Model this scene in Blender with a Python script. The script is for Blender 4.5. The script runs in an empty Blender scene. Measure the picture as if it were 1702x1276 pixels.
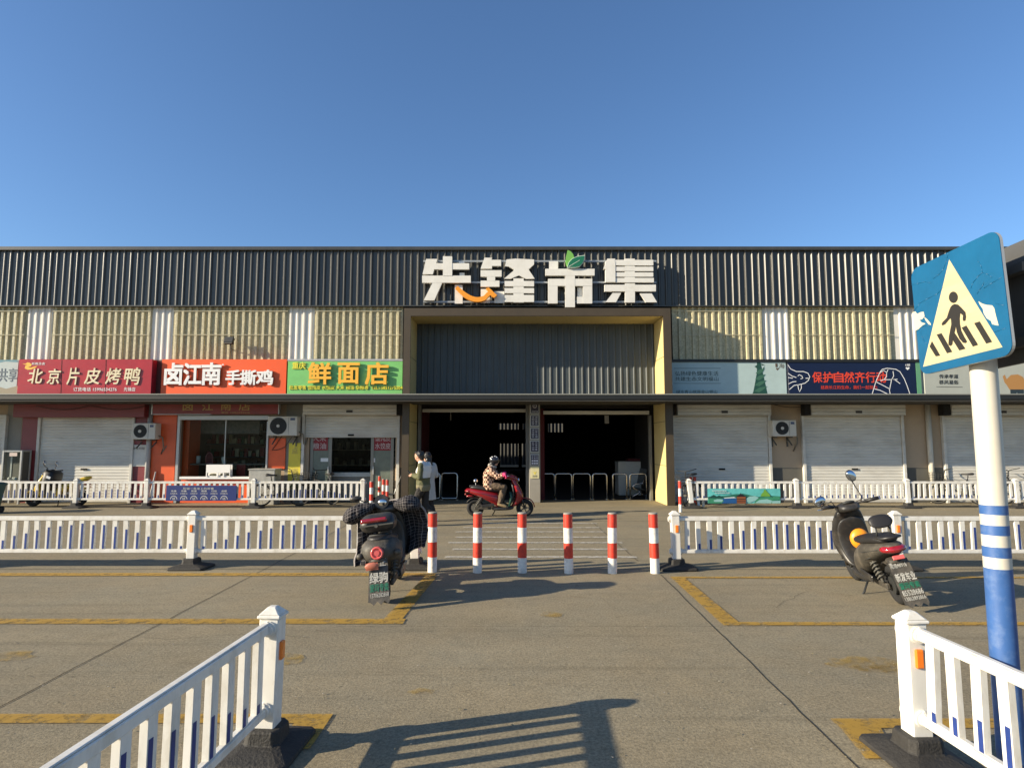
import bpy, bmesh, math, random
from mathutils import Vector, Matrix, noise as mnoise
R = math.radians
random.seed(7)
sc = bpy.context.scene
COL = sc.collection

# ---------------------------------------------------------------- camera
F, P, HC = 1040.0, math.atan(100 / 1040), 1.7
cam_d = bpy.data.cameras.new('camera')
cam = bpy.data.objects.new('camera', cam_d)
COL.objects.link(cam)
cam.location = (0, 0, HC)
cam.rotation_euler = (R(90) + P, 0, 0)
cam_d.sensor_width = 36
cam_d.lens = 36 * F / 1702
cam_d.clip_start = 0.05
cam_d.clip_end = 3000
sc.camera = cam

# ---------------------------------------------------------------- sky, sun, exposure
SUN_EL = 18.9
SUN_DIR = Vector((2.192, 0.693, 0)).normalized()          # the way the light travels over the ground
w = bpy.data.worlds.new('World')
sc.world = w
w.use_nodes = True
nt = w.node_tree
sky = nt.nodes.new('ShaderNodeTexSky')
sky.sky_type = 'NISHITA'
sky.sun_disc = False
sky.sun_elevation = R(SUN_EL)
sky.sun_rotation = math.atan2(-SUN_DIR.x, -SUN_DIR.y)
sky.altitude = 0
sky.air_density = 1.0
sky.dust_density = 0.7
sky.ozone_density = 5.4
nt.nodes['Background'].inputs[1].default_value = 0.098
nt.links.new(sky.outputs[0], nt.nodes['Background'].inputs[0])
sd = bpy.data.lights.new('sun', 'SUN')
sun = bpy.data.objects.new('sun', sd)
COL.objects.link(sun)
sd.energy = 5.0
sd.angle = R(0.5)
sd.color = (1.0, 0.87, 0.66)
sun.location = (-20, -8, 10)
ce = math.cos(R(SUN_EL))
sun.rotation_euler = Vector((SUN_DIR.x * ce, SUN_DIR.y * ce, -math.sin(R(SUN_EL)))).to_track_quat('-Z', 'Y').to_euler()
vs = sc.view_settings
vs.view_transform = 'Standard'
vs.look = 'None'
vs.gamma = 1
vs.exposure = 0.95
vs.use_curve_mapping = False

# ---------------------------------------------------------------- picture points to places
cP, sP = math.cos(P), math.sin(P)
def ray(px, py):
    u, v = (px - 851) / F, (638 - py) / F
    return Vector((u, cP - v * sP, sP + v * cP))
def at(px, py, Y):                                          # the point of the plane y = Y seen at a pixel
    d = ray(px, py)
    t = Y / d.y
    return Vector((d.x * t, Y, HC + d.z * t))
def gd(px, py, z=0.0):                                      # the point of the ground seen at a pixel
    d = ray(px, py)
    t = (z - HC) / d.z
    return Vector((d.x * t, d.y * t, z))
def fx(px, py, Y): return at(px, py, Y).x
def fz(py, Y): return at(851, py, Y).z

# ---------------------------------------------------------------- colours and materials
def lin(c):
    c /= 255.0
    return c / 12.92 if c <= 0.04045 else ((c + 0.055) / 1.055) ** 2.4
def S(r, g, b): return (lin(r), lin(g), lin(b))
def mat(name, col, rough=0.6, metal=0.0, var=0.0, vs_=4.0, bump=0.0, bs=80.0, spec=0.5, coat=0.0, trans=0.0,
        stretch=None, dirt=None, dirt_amt=0.5, dirt_scale=2.0, emit=None):
    m = bpy.data.materials.new(name)
    m.use_nodes = True
    n, l = m.node_tree.nodes, m.node_tree.links
    b = n['Principled BSDF']
    b.inputs['Base Color'].default_value = (*col, 1)
    b.inputs['Roughness'].default_value = rough
    b.inputs['Metallic'].default_value = metal
    b.inputs['Specular IOR Level'].default_value = spec
    b.inputs['Coat Weight'].default_value = coat
    b.inputs['Coat Roughness'].default_value = 0.08
    b.inputs['Transmission Weight'].default_value = trans
    tc = n.new('ShaderNodeTexCoord')
    src = tc.outputs['Object']
    if stretch:
        mp = n.new('ShaderNodeMapping')
        mp.inputs['Scale'].default_value = stretch
        l.new(src, mp.inputs[0]); src = mp.outputs[0]
    last = None
    if var:
        t = n.new('ShaderNodeTexNoise'); t.inputs['Scale'].default_value = vs_; t.inputs['Detail'].default_value = 8
        t.inputs['Roughness'].default_value = 0.65
        l.new(src, t.inputs['Vector'])
        r = n.new('ShaderNodeMapRange')
        r.inputs['From Min'].default_value = 0.25; r.inputs['From Max'].default_value = 0.75
        r.inputs['To Min'].default_value = 1 - var; r.inputs['To Max'].default_value = 1 + var
        l.new(t.outputs['Fac'], r.inputs['Value'])
        mx = n.new('ShaderNodeVectorMath'); mx.operation = 'SCALE'
        mx.inputs[0].default_value = col
        l.new(r.outputs['Result'], mx.inputs['Scale'])
        last = mx.outputs[0]
    if dirt:
        t = n.new('ShaderNodeTexNoise'); t.inputs['Scale'].default_value = dirt_scale; t.inputs['Detail'].default_value = 10
        t.inputs['Roughness'].default_value = 0.7
        l.new(src, t.inputs['Vector'])
        r = n.new('ShaderNodeMapRange')
        r.inputs['From Min'].default_value = 0.48; r.inputs['From Max'].default_value = 0.72
        r.inputs['To Max'].default_value = dirt_amt
        l.new(t.outputs['Fac'], r.inputs['Value'])
        mx = n.new('ShaderNodeMix'); mx.data_type = 'RGBA'
        mx.inputs[6].default_value = (*col, 1); mx.inputs[7].default_value = (*dirt, 1)
        if last: l.new(last, mx.inputs[6])
        l.new(r.outputs['Result'], mx.inputs[0])
        last = mx.outputs[2]
    if last: l.new(last, b.inputs['Base Color'])
    if bump:
        t = n.new('ShaderNodeTexNoise'); t.inputs['Scale'].default_value = bs; t.inputs['Detail'].default_value = 6
        l.new(src, t.inputs['Vector'])
        bp = n.new('ShaderNodeBump'); bp.inputs['Strength'].default_value = bump; bp.inputs['Distance'].default_value = 0.02
        l.new(t.outputs['Fac'], bp.inputs['Height'])
        l.new(bp.outputs[0], b.inputs['Normal'])
    if emit:
        b.inputs['Emission Color'].default_value = (*col, 1); b.inputs['Emission Strength'].default_value = emit
    return m

def concrete_mat():
    m = bpy.data.materials.new('weathered_concrete'); m.use_nodes = True
    n, l = m.node_tree.nodes, m.node_tree.links
    b = n['Principled BSDF']; b.inputs['Roughness'].default_value = 0.9; b.inputs['Specular IOR Level'].default_value = 0.25
    tc = n.new('ShaderNodeTexCoord')
    def noise(scale, det=6, rough=0.6, vec=None):
        t = n.new('ShaderNodeTexNoise'); t.inputs['Scale'].default_value = scale; t.inputs['Detail'].default_value = det
        t.inputs['Roughness'].default_value = rough
        l.new(vec or tc.outputs['Object'], t.inputs['Vector']); return t.outputs['Fac']
    def rng(v, a, b_, c, d):
        r = n.new('ShaderNodeMapRange'); r.inputs['From Min'].default_value = a; r.inputs['From Max'].default_value = b_
        r.inputs['To Min'].default_value = c; r.inputs['To Max'].default_value = d; l.new(v, r.inputs['Value']); return r.outputs['Result']
    def mul(a, c):
        q = n.new('ShaderNodeMath'); q.operation = 'MULTIPLY'; l.new(a, q.inputs[0]); l.new(c, q.inputs[1]); return q.outputs[0]
    mp = n.new('ShaderNodeMapping'); mp.inputs['Scale'].default_value = (0.35, 1.6, 1); l.new(tc.outputs['Object'], mp.inputs[0])
    big = rng(noise(0.35, 5), 0.3, 0.7, 0.88, 1.10)
    band = rng(noise(0.9, 7, 0.65, mp.outputs[0]), 0.3, 0.7, 0.91, 1.08)
    mid = rng(noise(7.0, 8, 0.75), 0.3, 0.7, 0.88, 1.12)
    grain = rng(noise(46.0, 5, 0.8), 0.38, 0.62, 0.72, 1.30)
    spots = rng(noise(11.0, 3, 0.5), 0.64, 0.74, 1.0, 0.74)
    oil = rng(noise(1.7, 9, 0.72), 0.60, 0.74, 1.0, 0.72)
    mt = n.new('ShaderNodeMapping'); mt.inputs['Scale'].default_value = (0.16, 5.0, 1); mt.inputs['Rotation'].default_value = (0, 0, 0.05); l.new(tc.outputs['Object'], mt.inputs[0])
    tyre = rng(noise(1.1, 4, 0.6, mt.outputs[0]), 0.56, 0.70, 1.0, 0.82)
    f = mul(mul(mul(big, band), mul(mid, grain)), mul(spots, mul(oil, tyre)))
    wn = noise(1.3, 6)
    mx = n.new('ShaderNodeMix'); mx.data_type = 'RGBA'
    mx.inputs[6].default_value = (0.250, 0.206, 0.130, 1); mx.inputs[7].default_value = (0.234, 0.202, 0.136, 1)
    l.new(rng(wn, 0.35, 0.65, 0, 1), mx.inputs[0])
    sc_ = n.new('ShaderNodeVectorMath'); sc_.operation = 'SCALE'
    l.new(mx.outputs[2], sc_.inputs[0]); l.new(f, sc_.inputs['Scale'])
    l.new(sc_.outputs[0], b.inputs['Base Color'])
    bp = n.new('ShaderNodeBump'); bp.inputs['Strength'].default_value = 0.5; bp.inputs['Distance'].default_value = 0.010
    l.new(noise(70.0, 4, 0.75), bp.inputs['Height']); l.new(bp.outputs[0], b.inputs['Normal'])
    return m

def worn_paint(name, col, lo=0.36, hi=0.50, fade=1.0, scale=9.0):
    m = bpy.data.materials.new(name); m.use_nodes = True
    n, l = m.node_tree.nodes, m.node_tree.links
    b = n['Principled BSDF']; b.inputs['Base Color'].default_value = (*col, 1); b.inputs['Roughness'].default_value = 0.75
    tc = n.new('ShaderNodeTexCoord')
    t = n.new('ShaderNodeTexNoise'); t.inputs['Scale'].default_value = scale; t.inputs['Detail'].default_value = 12; t.inputs['Roughness'].default_value = 0.75
    l.new(tc.outputs['Object'], t.inputs['Vector'])
    r = n.new('ShaderNodeMapRange'); r.inputs['From Min'].default_value = lo; r.inputs['From Max'].default_value = hi
    r.inputs['To Min'].default_value = 0.06; r.inputs['To Max'].default_value = fade
    l.new(t.outputs['Fac'], r.inputs['Value'])
    tr = n.new('ShaderNodeBsdfTransparent'); mx = n.new('ShaderNodeMixShader')
    l.new(r.outputs['Result'], mx.inputs[0]); l.new(tr.outputs[0], mx.inputs[1]); l.new(b.outputs[0], mx.inputs[2])
    l.new(mx.outputs[0], n['Material Output'].inputs['Surface'])
    return m

def pattern_mat(name, kind, a, b_, scale, rough=0.85):
    """woven cloth: 'check' squares in object space, 'grid' thin pale lines along the cloth's own UV"""
    m = bpy.data.materials.new(name); m.use_nodes = True
    n, l = m.node_tree.nodes, m.node_tree.links
    bs = n['Principled BSDF']; bs.inputs['Roughness'].default_value = rough; bs.inputs['Specular IOR Level'].default_value = 0.2
    tc = n.new('ShaderNodeTexCoord')
    if kind == 'check':
        c = n.new('ShaderNodeTexChecker'); c.inputs['Scale'].default_value = scale
        c.inputs['Color1'].default_value = (*a, 1); c.inputs['Color2'].default_value = (*b_, 1)
        l.new(tc.outputs['Object'], c.inputs['Vector']); l.new(c.outputs['Color'], bs.inputs['Base Color'])
    else:
        sp = n.new('ShaderNodeSeparateXYZ'); l.new(tc.outputs['UV'], sp.inputs[0])
        outs = []
        for k in (0, 1):
            q = n.new('ShaderNodeMath'); q.operation = 'MULTIPLY'; q.inputs[1].default_value = scale; l.new(sp.outputs[k], q.inputs[0])
            fr = n.new('ShaderNodeMath'); fr.operation = 'FRACT'; l.new(q.outputs[0], fr.inputs[0])
            lt = n.new('ShaderNodeMath'); lt.operation = 'LESS_THAN'; lt.inputs[1].default_value = 0.07; l.new(fr.outputs[0], lt.inputs[0])
            outs.append(lt.outputs[0])
        mxm = n.new('ShaderNodeMath'); mxm.operation = 'MAXIMUM'; l.new(outs[0], mxm.inputs[0]); l.new(outs[1], mxm.inputs[1])
        mx = n.new('ShaderNodeMix'); mx.data_type = 'RGBA'; mx.inputs[6].default_value = (*a, 1); mx.inputs[7].default_value = (*b_, 1)
        l.new(mxm.outputs[0], mx.inputs[0]); l.new(mx.outputs[2], bs.inputs['Base Color'])
    return m

M = {}
M['concrete'] = concrete_mat()
M['yellow_paint'] = worn_paint('worn_yellow_paint', (0.40, 0.235, 0.03), 0.34, 0.52, 0.85)
M['yellow_faint'] = worn_paint('faint_yellow_paint', (0.38, 0.24, 0.04), 0.44, 0.60, 0.55, 7)
M['white_line'] = worn_paint('worn_white_paint', (0.52, 0.49, 0.42), 0.34, 0.58, 0.85, 10)
M['joint'] = mat('joint_filler', (0.02, 0.017, 0.012), 0.95, var=0.3)
M['dark_metal'] = mat('charcoal_cladding', (0.042, 0.041, 0.034), 0.36, 0.0, var=0.22, vs_=2.2, stretch=(1, 1, 0.10), spec=0.62, dirt=(0.085, 0.08, 0.068), dirt_amt=0.4, dirt_scale=3)
M['grey_metal'] = mat('grey_cladding', (0.058, 0.068, 0.070), 0.42, var=0.14, vs_=1.2, spec=0.4)
M['white_metal'] = mat('white_cladding', (0.70, 0.67, 0.59), 0.4, var=0.08, vs_=2, dirt=(0.36, 0.32, 0.25), dirt_amt=0.5, dirt_scale=5, stretch=(1, 1, .12))
M['skylight'] = mat('yellowed_fibreglass', (0.47, 0.42, 0.26), 0.5, var=0.40, vs_=22, bump=0.3, bs=60, dirt=(0.22, 0.20, 0.13), dirt_amt=0.5, dirt_scale=9, spec=0.4)
M['purlin'] = mat('purlin_strip', (0.46, 0.42, 0.28), 0.6, var=.2)
M['bronze'] = mat('bronze_panel', (0.058, 0.042, 0.023), 0.5, var=0.15)
M['yellow_panel'] = mat('yellow_panel', (0.62, 0.50, 0.22), 0.5, var=0.06)
M['canopy'] = mat('canopy_trim', (0.013, 0.0135, 0.012), 0.5, var=0.1)
M['soffit'] = mat('canopy_soffit', (0.045, 0.042, 0.035), 0.8, var=0.2)
M['beige_wall'] = mat('beige_render', (0.44, 0.33, 0.22), 0.85, var=0.12, vs_=2, dirt=(0.28, 0.21, 0.14), dirt_amt=0.5, dirt_scale=2)
M['grey_wall'] = mat('grey_render', (0.27, 0.25, 0.21), 0.85, var=0.12, dirt=(0.16, 0.14, 0.11), dirt_amt=0.4)
M['dado'] = mat('grey_dado_paint', (0.095, 0.09, 0.075), 0.7, var=0.1)
M['shutter'] = mat('shutter_steel', (0.58, 0.56, 0.50), 0.45, 0.0, var=0.12, vs_=1.5, dirt=(0.33, 0.30, 0.25), dirt_amt=0.55, dirt_scale=1.4, stretch=(0.6, 1, 2.2))
M['maroon'] = mat('maroon_panel', (0.20, 0.030, 0.034), 0.45, var=0.1)
M['orange_wall'] = mat('orange_panel', (0.72, 0.105, 0.022), 0.45, var=0.08)
M['silver'] = mat('aluminium_frame', (0.44, 0.44, 0.42), 0.35, 0.3)
M['black'] = mat('black_void_paint', (0.012, 0.011, 0.010), 0.9)
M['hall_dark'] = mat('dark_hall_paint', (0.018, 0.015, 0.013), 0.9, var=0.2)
M['hall_red'] = mat('dark_red_hall_panel', (0.10, 0.012, 0.014), 0.8)
def glass_mat():
    m = bpy.data.materials.new('shop_glass'); m.use_nodes = True
    n, l = m.node_tree.nodes, m.node_tree.links
    tr = n.new('ShaderNodeBsdfTransparent'); tr.inputs[0].default_value = (.86, .9, .88, 1)
    gl = n.new('ShaderNodeBsdfGlossy'); gl.inputs['Roughness'].default_value = .03
    mx = n.new('ShaderNodeMixShader'); fr = n.new('ShaderNodeFresnel'); fr.inputs[0].default_value = 1.16
    l.new(fr.outputs[0], mx.inputs[0]); l.new(tr.outputs[0], mx.inputs[1]); l.new(gl.outputs[0], mx.inputs[2])
    l.new(mx.outputs[0], n['Material Output'].inputs['Surface'])
    return m
M['glass'] = glass_mat()
M['frost'] = mat('dusty_door_glass', (0.15, 0.175, 0.14), 0.25, var=0.25, vs_=6)
M['white_paint'] = mat('white_fence_enamel', (0.70, 0.68, 0.62), 0.38, var=0.07, vs_=8, dirt=(0.40, 0.35, 0.26), dirt_amt=0.6, dirt_scale=7, stretch=(1, 1, .45))
M['white_plain'] = mat('white_enamel', (0.80, 0.79, 0.76), 0.45)
M['blue_film'] = mat('blue_reflective_film', (0.018, 0.042, 0.19), 0.4, var=.3, vs_=12)
M['rubber'] = mat('black_rubber', (0.024, 0.022, 0.019), 0.75, var=0.35, vs_=20, bump=0.4, bs=60)
M['reflector'] = mat('amber_reflector', (0.85, 0.20, 0.015), 0.3, spec=0.8)
M['red_band'] = mat('red_bollard_paint', (0.62, 0.045, 0.022), 0.45, var=0.1, vs_=14, dirt=(0.25, 0.03, 0.02), dirt_amt=0.6, dirt_scale=12)
M['white_band'] = mat('white_bollard_paint', (0.78, 0.75, 0.68), 0.5, var=0.06, vs_=14, dirt=(0.32, 0.28, 0.22), dirt_amt=0.7, dirt_scale=9)
M['pole_white'] = mat('cream_pole_paint', (0.55, 0.515, 0.43), 0.5, var=0.04, vs_=9, dirt=(0.52, 0.46, 0.36), dirt_amt=0.45, dirt_scale=5)
M['pole_blue'] = mat('blue_pole_paint', (0.034, 0.10, 0.28), 0.5, var=0.12, vs_=12, dirt=(0.20, 0.27, 0.40), dirt_amt=0.45, dirt_scale=10)
M['sign_blue'] = mat('blue_sign_sheeting', (0.007, 0.088, 0.19), 0.32, var=0.14, vs_=6, bump=0.25, bs=7)
M['sign_yellow'] = mat('pale_yellow_sheeting', (0.47, 0.40, 0.235), 0.4, var=0.12, vs_=5, stretch=(1, 1, 6))
M['sign_torn'] = mat('bare_torn_sheeting', (0.55, 0.48, 0.34), 0.7, var=0.12)
M['sign_ink'] = mat('black_sign_ink', (0.018, 0.016, 0.013), 0.5)
M['steel_grey'] = mat('grey_sign_back', (0.085, 0.085, 0.083), 0.5, 0.2, var=0.12)
M['stainless'] = mat('stainless_tube', (0.55, 0.54, 0.52), 0.25, 0.9)
M['letter_face'] = mat('white_letter_acrylic', (0.70, 0.68, 0.62), 0.5, var=0.05, dirt=(0.5, 0.46, 0.38), dirt_amt=0.35, dirt_scale=3)
M['orange_paint'] = mat('orange_letter_acrylic', (0.80, 0.30, 0.02), 0.4)
M['leaf_green'] = mat('light_green_acrylic', (0.17, 0.42, 0.08), 0.4)
M['leaf_dark'] = mat('dark_green_acrylic', (0.012, 0.14, 0.07), 0.4)
M['tyre'] = mat('tyre_rubber', (0.014, 0.014, 0.014), 0.85, bump=0.4, bs=90)
M['black_plastic'] = mat('dusty_black_plastic', (0.022, 0.021, 0.020), 0.42, var=0.3, vs_=7, dirt=(0.12, 0.10, 0.075), dirt_amt=0.5, dirt_scale=6)
M['dusty_plastic'] = mat('dusty_grey_plastic', (0.048, 0.043, 0.034), 0.6, var=0.25, vs_=8, dirt=(0.16, 0.135, 0.10), dirt_amt=0.7, dirt_scale=9, bump=.12, bs=40)
M['black_seat'] = mat('black_vinyl', (0.016, 0.015, 0.015), 0.5, bump=0.2, bs=120)
M['red_gloss'] = mat('red_gloss_paint', (0.24, 0.008, 0.012), 0.22, coat=0.6, dirt=(0.22, 0.03, 0.03), dirt_amt=0.4, dirt_scale=5)
M['yellow_gloss'] = mat('yellow_gloss_paint', (0.62, 0.42, 0.03), 0.3, coat=0.4)
M['orange_gloss'] = mat('orange_vinyl', (0.78, 0.27, 0.015), 0.4)
M['red_lens'] = mat('red_lens', (0.26, 0.008, 0.014), 0.12, spec=0.8, coat=0.8, var=.35, vs_=25)
M['pink_lens'] = mat('faded_red_lens', (0.62, 0.10, 0.09), 0.3, coat=0.4)
M['rust'] = mat('dusty_red_reflector', (0.42, 0.13, 0.08), 0.5)
M['mirror'] = mat('mirror_glass', (0.55, 0.62, 0.72), 0.03, 1.0)
M['chrome'] = mat('chrome', (0.7, 0.7, 0.7), 0.12, 1.0)
M['plaid'] = pattern_mat('black_windowpane_cloth', 'grid', (0.016, 0.015, 0.018), (0.26, 0.235, 0.22), 16)
M['check'] = pattern_mat('orange_check_cloth', 'check', (0.64, 0.42, 0.29), (0.055, 0.020, 0.014), 19)
M['ac_white'] = mat('aged_white_casing', (0.58, 0.56, 0.50), 0.5, var=0.06, dirt=(0.36, 0.32, 0.25), dirt_amt=0.45, dirt_scale=4)
M['ac_dark'] = mat('dark_fan_guard', (0.025, 0.026, 0.025), 0.6)
M['marble'] = mat('grey_marbled_laminate', (0.36, 0.35, 0.31), 0.4, var=0.3, vs_=6)
M['yellow_banner'] = mat('yellow_vinyl_banner', (0.70, 0.58, 0.06), 0.6, var=0.1)
M['paper'] = mat('pale_notice_paper', (0.62, 0.60, 0.54), 0.8, var=0.12, vs_=7)
M['teal_bin'] = mat('teal_bin_plastic', (0.012, 0.085, 0.085), 0.45, var=0.15)
M['skin'] = mat('skin', (0.50, 0.27, 0.18), 0.55, var=0.08)
M['hair'] = mat('black_hair', (0.012, 0.010, 0.009), 0.4, var=0.4, vs_=60)
M['vest_white'] = mat('white_padded_cloth', (0.62, 0.60, 0.56), 0.8, var=0.08, bump=0.3, bs=25)
M['olive'] = mat('olive_cloth', (0.085, 0.085, 0.035), 0.8, var=0.15, bump=0.3, bs=25)
M['khaki'] = mat('khaki_cloth', (0.17, 0.15, 0.085), 0.8, var=0.15, bump=0.3, bs=25)
M['trouser_dark'] = mat('dark_trouser_cloth', (0.018, 0.015, 0.013), 0.85, var=0.2, bump=0.4, bs=20)
M['trouser_brown'] = mat('brown_trouser_cloth', (0.11, 0.075, 0.045), 0.85, var=0.2, bump=0.4, bs=20)
M['boot'] = mat('tan_suede', (0.24, 0.17, 0.085), 0.8, var=0.15)
M['pink'] = mat('pink_glove_knit', (0.68, 0.05, 0.16), 0.8)
M['coat_pale'] = mat('pale_grey_coat', (0.42, 0.41, 0.38), 0.85, var=0.08)
M['scarf'] = mat('cream_scarf', (0.30, 0.27, 0.23), 0.9, var=0.2, vs_=30)
M['helmet'] = mat('black_helmet', (0.016, 0.015, 0.018), 0.2, coat=0.5)
M['green_panel'] = mat('dark_green_panel', (0.02, 0.07, 0.05), 0.5)
M['far_wall'] = mat('pale_far_cladding', (0.035, 0.035, 0.032), 0.6, var=0.1)
def flat(name, r, g, b, k=0.72, rough=0.5, **kw):           # a print or paint whose sunlit look is near (r, g, b)
    c = S(r, g, b)
    M[name] = mat(name, tuple(min(0.85, x * k) for x in c), rough, **kw)
    return M[name]

# ---------------------------------------------------------------- mesh builder
class MB:
    def __init__(s): s.v, s.f, s.m, s.sm, s.uv = [], [], [], [], None
    def add(s, vs_, fs, m=0, smooth=False):
        o = len(s.v)
        s.v += [Vector(p) for p in vs_]
        for k, f in enumerate(fs):
            s.f.append([i + o for i in f]); s.m.append(m if isinstance(m, int) else m[k]); s.sm.append(smooth)
        return o
    def box(s, a, b, m=0):
        x0, y0, z0 = a; x1, y1, z1 = b
        x0, x1 = min(x0, x1), max(x0, x1); y0, y1 = min(y0, y1), max(y0, y1); z0, z1 = min(z0, z1), max(z0, z1)
        s.add([(x0, y0, z0), (x1, y0, z0), (x1, y1, z0), (x0, y1, z0), (x0, y0, z1), (x1, y0, z1), (x1, y1, z1), (x0, y1, z1)],
              [(0, 3, 2, 1), (4, 5, 6, 7), (0, 1, 5, 4), (1, 2, 6, 5), (2, 3, 7, 6), (3, 0, 4, 7)], m)
    def obox(s, c, ax, ay, az, m=0):                          # oriented box: centre and three half-axes
        c, ax, ay, az = map(Vector, (c, ax, ay, az))
        vs_ = [c + ax * i + ay * j + az * k for k in (-1, 1) for j in (-1, 1) for i in (-1, 1)]
        s.add(vs_, [(0, 2, 3, 1), (4, 5, 7, 6), (0, 1, 5, 4), (2, 6, 7, 3), (0, 4, 6, 2), (1, 3, 7, 5)], m)
    def prism(s, poly, y0, y1, m=0):                          # (x, z) outline, thick along y
        n = len(poly)
        vs_ = [(x, y0, z) for x, z in poly] + [(x, y1, z) for x, z in poly]
        s.add(vs_, [tuple(range(n)), tuple(range(2 * n - 1, n - 1, -1))] + [(i, i + n, (i + 1) % n + n, (i + 1) % n) for i in range(n)], m)
    def prism_ax(s, poly, o, u, v, wv, m=0):                  # outline in a plane (u, v) at o, thickness vector wv
        o, u, v, wv = map(Vector, (o, u, v, wv))
        n = len(poly)
        a = [o + u * p + v * q for p, q in poly]
        s.add(a + [p + wv for p in a], [tuple(range(n)), tuple(range(2 * n - 1, n - 1, -1))] + [(i, i + n, (i + 1) % n + n, (i + 1) % n) for i in range(n)], m)
    def tube(s, pts, r, n=8, m=0, cap=True, smooth=True):
        pts = [Vector(p) for p in pts]
        rs = r if isinstance(r, (list, tuple)) else [r] * len(pts)
        prev = None; rings = []
        for i, p in enumerate(pts):
            t = (pts[min(i + 1, len(pts) - 1)] - pts[max(i - 1, 0)]).normalized()
            if prev is None:
                u = t.orthogonal().normalized()
            else:
                u = prev - t * prev.dot(t)
                u = u.normalized() if u.length > 1e-6 else t.orthogonal().normalized()
            prev = u; v = t.cross(u)
            rings.append([p + (u * math.cos(2 * math.pi * k / n) + v * math.sin(2 * math.pi * k / n)) * rs[i] for k in range(n)])
        s.rings(rings, m, cap, smooth)
    def rings(s, rings, m=0, cap=True, smooth=True):
        n = len(rings[0]); o = len(s.v)
        vs_ = [p for r in rings for p in r]
        fs = [(i * n + k, i * n + (k + 1) % n, (i + 1) * n + (k + 1) % n, (i + 1) * n + k) for i in range(len(rings) - 1) for k in range(n)]
        s.add(vs_, fs, m, smooth)
        if cap:
            s.f.append([o + k for k in range(n)][::-1]); s.m.append(m); s.sm.append(False)
            s.f.append([o + (len(rings) - 1) * n + k for k in range(n)]); s.m.append(m); s.sm.append(False)
    def loft(s, secs, n=16, m=0, e=2.5, smooth=True):         # sections: (centre, half-axis a, half-axis b)
        rings = []
        for c, a, b in secs:
            c, a, b = Vector(c), Vector(a), Vector(b)
            ring = []
            for k in range(n):
                t = 2 * math.pi * k / n
                ct, st = math.cos(t), math.sin(t)
                ring.append(c + a * (math.copysign(abs(ct) ** (2 / e), ct)) + b * (math.copysign(abs(st) ** (2 / e), st)))
            rings.append(ring)
        s.rings(rings, m, True, smooth)
    def lofx(s, rows, n=16, m=0, e=2.5):                      # along x: (x, z, half width y, half height z)
        s.loft([((x, y0[0] if isinstance(y0, tuple) else 0, z), (0, hw, 0), (0, 0, hh)) for x, z, hw, hh, *y0 in rows], n, m, e)
    def lofz(s, rows, n=16, m=0, e=2.5):                      # along z: (z, x, half depth x, half width y)
        s.loft([((x, 0, z), (hx, 0, 0), (0, hy, 0)) for z, x, hx, hy in rows], n, m, e)
    def ell(s, c, r, m=0, nu=14, nv=8, rot=None):
        c = Vector(c); r = (r, r, r) if isinstance(r, (int, float)) else r
        rings = []
        for j in range(1, nv):
            a = math.pi * j / nv
            rings.append([Vector((r[0] * math.sin(a) * math.cos(2 * math.pi * k / nu), r[1] * math.sin(a) * math.sin(2 * math.pi * k / nu), -r[2] * math.cos(a))) for k in range(nu)])
        if rot: rings = [[rot @ p for p in q] for q in rings]
        s.rings([[p + c for p in q] for q in rings], m, True, True)
    def torus(s, c, ax, R_, r, m=0, n=24, k=8, arc=None, flatten=1.0):
        c, ax = Vector(c), Vector(ax).normalized()
        u = ax.orthogonal().normalized(); v = ax.cross(u)
        rings = []
        for i in range(n):
            t = 2 * math.pi * i / n
            d = u * math.cos(t) + v * math.sin(t)
            rings.append([c + d * (R_ + r * math.cos(2 * math.pi * j / k)) + ax * (r * flatten * math.sin(2 * math.pi * j / k)) for j in range(k)])
        rings.append(rings[0])
        s.rings(rings, m, False, True)
    def disc(s, c, ax, r, h, m=0, n=20):
        c, ax = Vector(c), Vector(ax).normalized()
        s.tube([c - ax * h / 2, c + ax * h / 2], r, n, m, True, False)
    def grid(s, fn, nu, nv, m=0, uv=True, smooth=True):
        o = len(s.v)
        s.v += [Vector(fn(i / nu, j / nv)) for j in range(nv + 1) for i in range(nu + 1)]
        for j in range(nv):
            for i in range(nu):
                a = o + j * (nu + 1) + i
                s.f.append([a, a + 1, a + nu + 2, a + nu + 1]); s.m.append(m); s.sm.append(smooth)
        if uv:
            s.uv = s.uv or {}
            for j in range(nv + 1):
                for i in range(nu + 1): s.uv[o + j * (nu + 1) + i] = (i / nu, j / nv)
    def text(s, body, x0, x1, z0, z1, y, bold=0.0, extr=0.0, m=0, mtx=None, shear=0.0):
        c = bpy.data.curves.new('lettering', 'FONT')
        c.body = body; c.resolution_u = 2; c.shear = shear
        c.extrude = 0.5 if extr else 0.0
        o = bpy.data.objects.new('lettering', c); COL.objects.link(o)
        me = bpy.data.meshes.new_from_object(o.evaluated_get(bpy.context.evaluated_depsgraph_get()))
        bpy.data.objects.remove(o); bpy.data.curves.remove(c)
        vs_ = [v.co.copy() for v in me.vertices]; fs = [tuple(p.vertices) for p in me.polygons]
        bpy.data.meshes.remove(me)
        if not vs_: return
        ax0, ax1 = min(v.x for v in vs_), max(v.x for v in vs_); az0, az1 = min(v.y for v in vs_), max(v.y for v in vs_)
        sx, sz = (x1 - x0) / (ax1 - ax0), (z1 - z0) / (az1 - az0)
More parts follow.
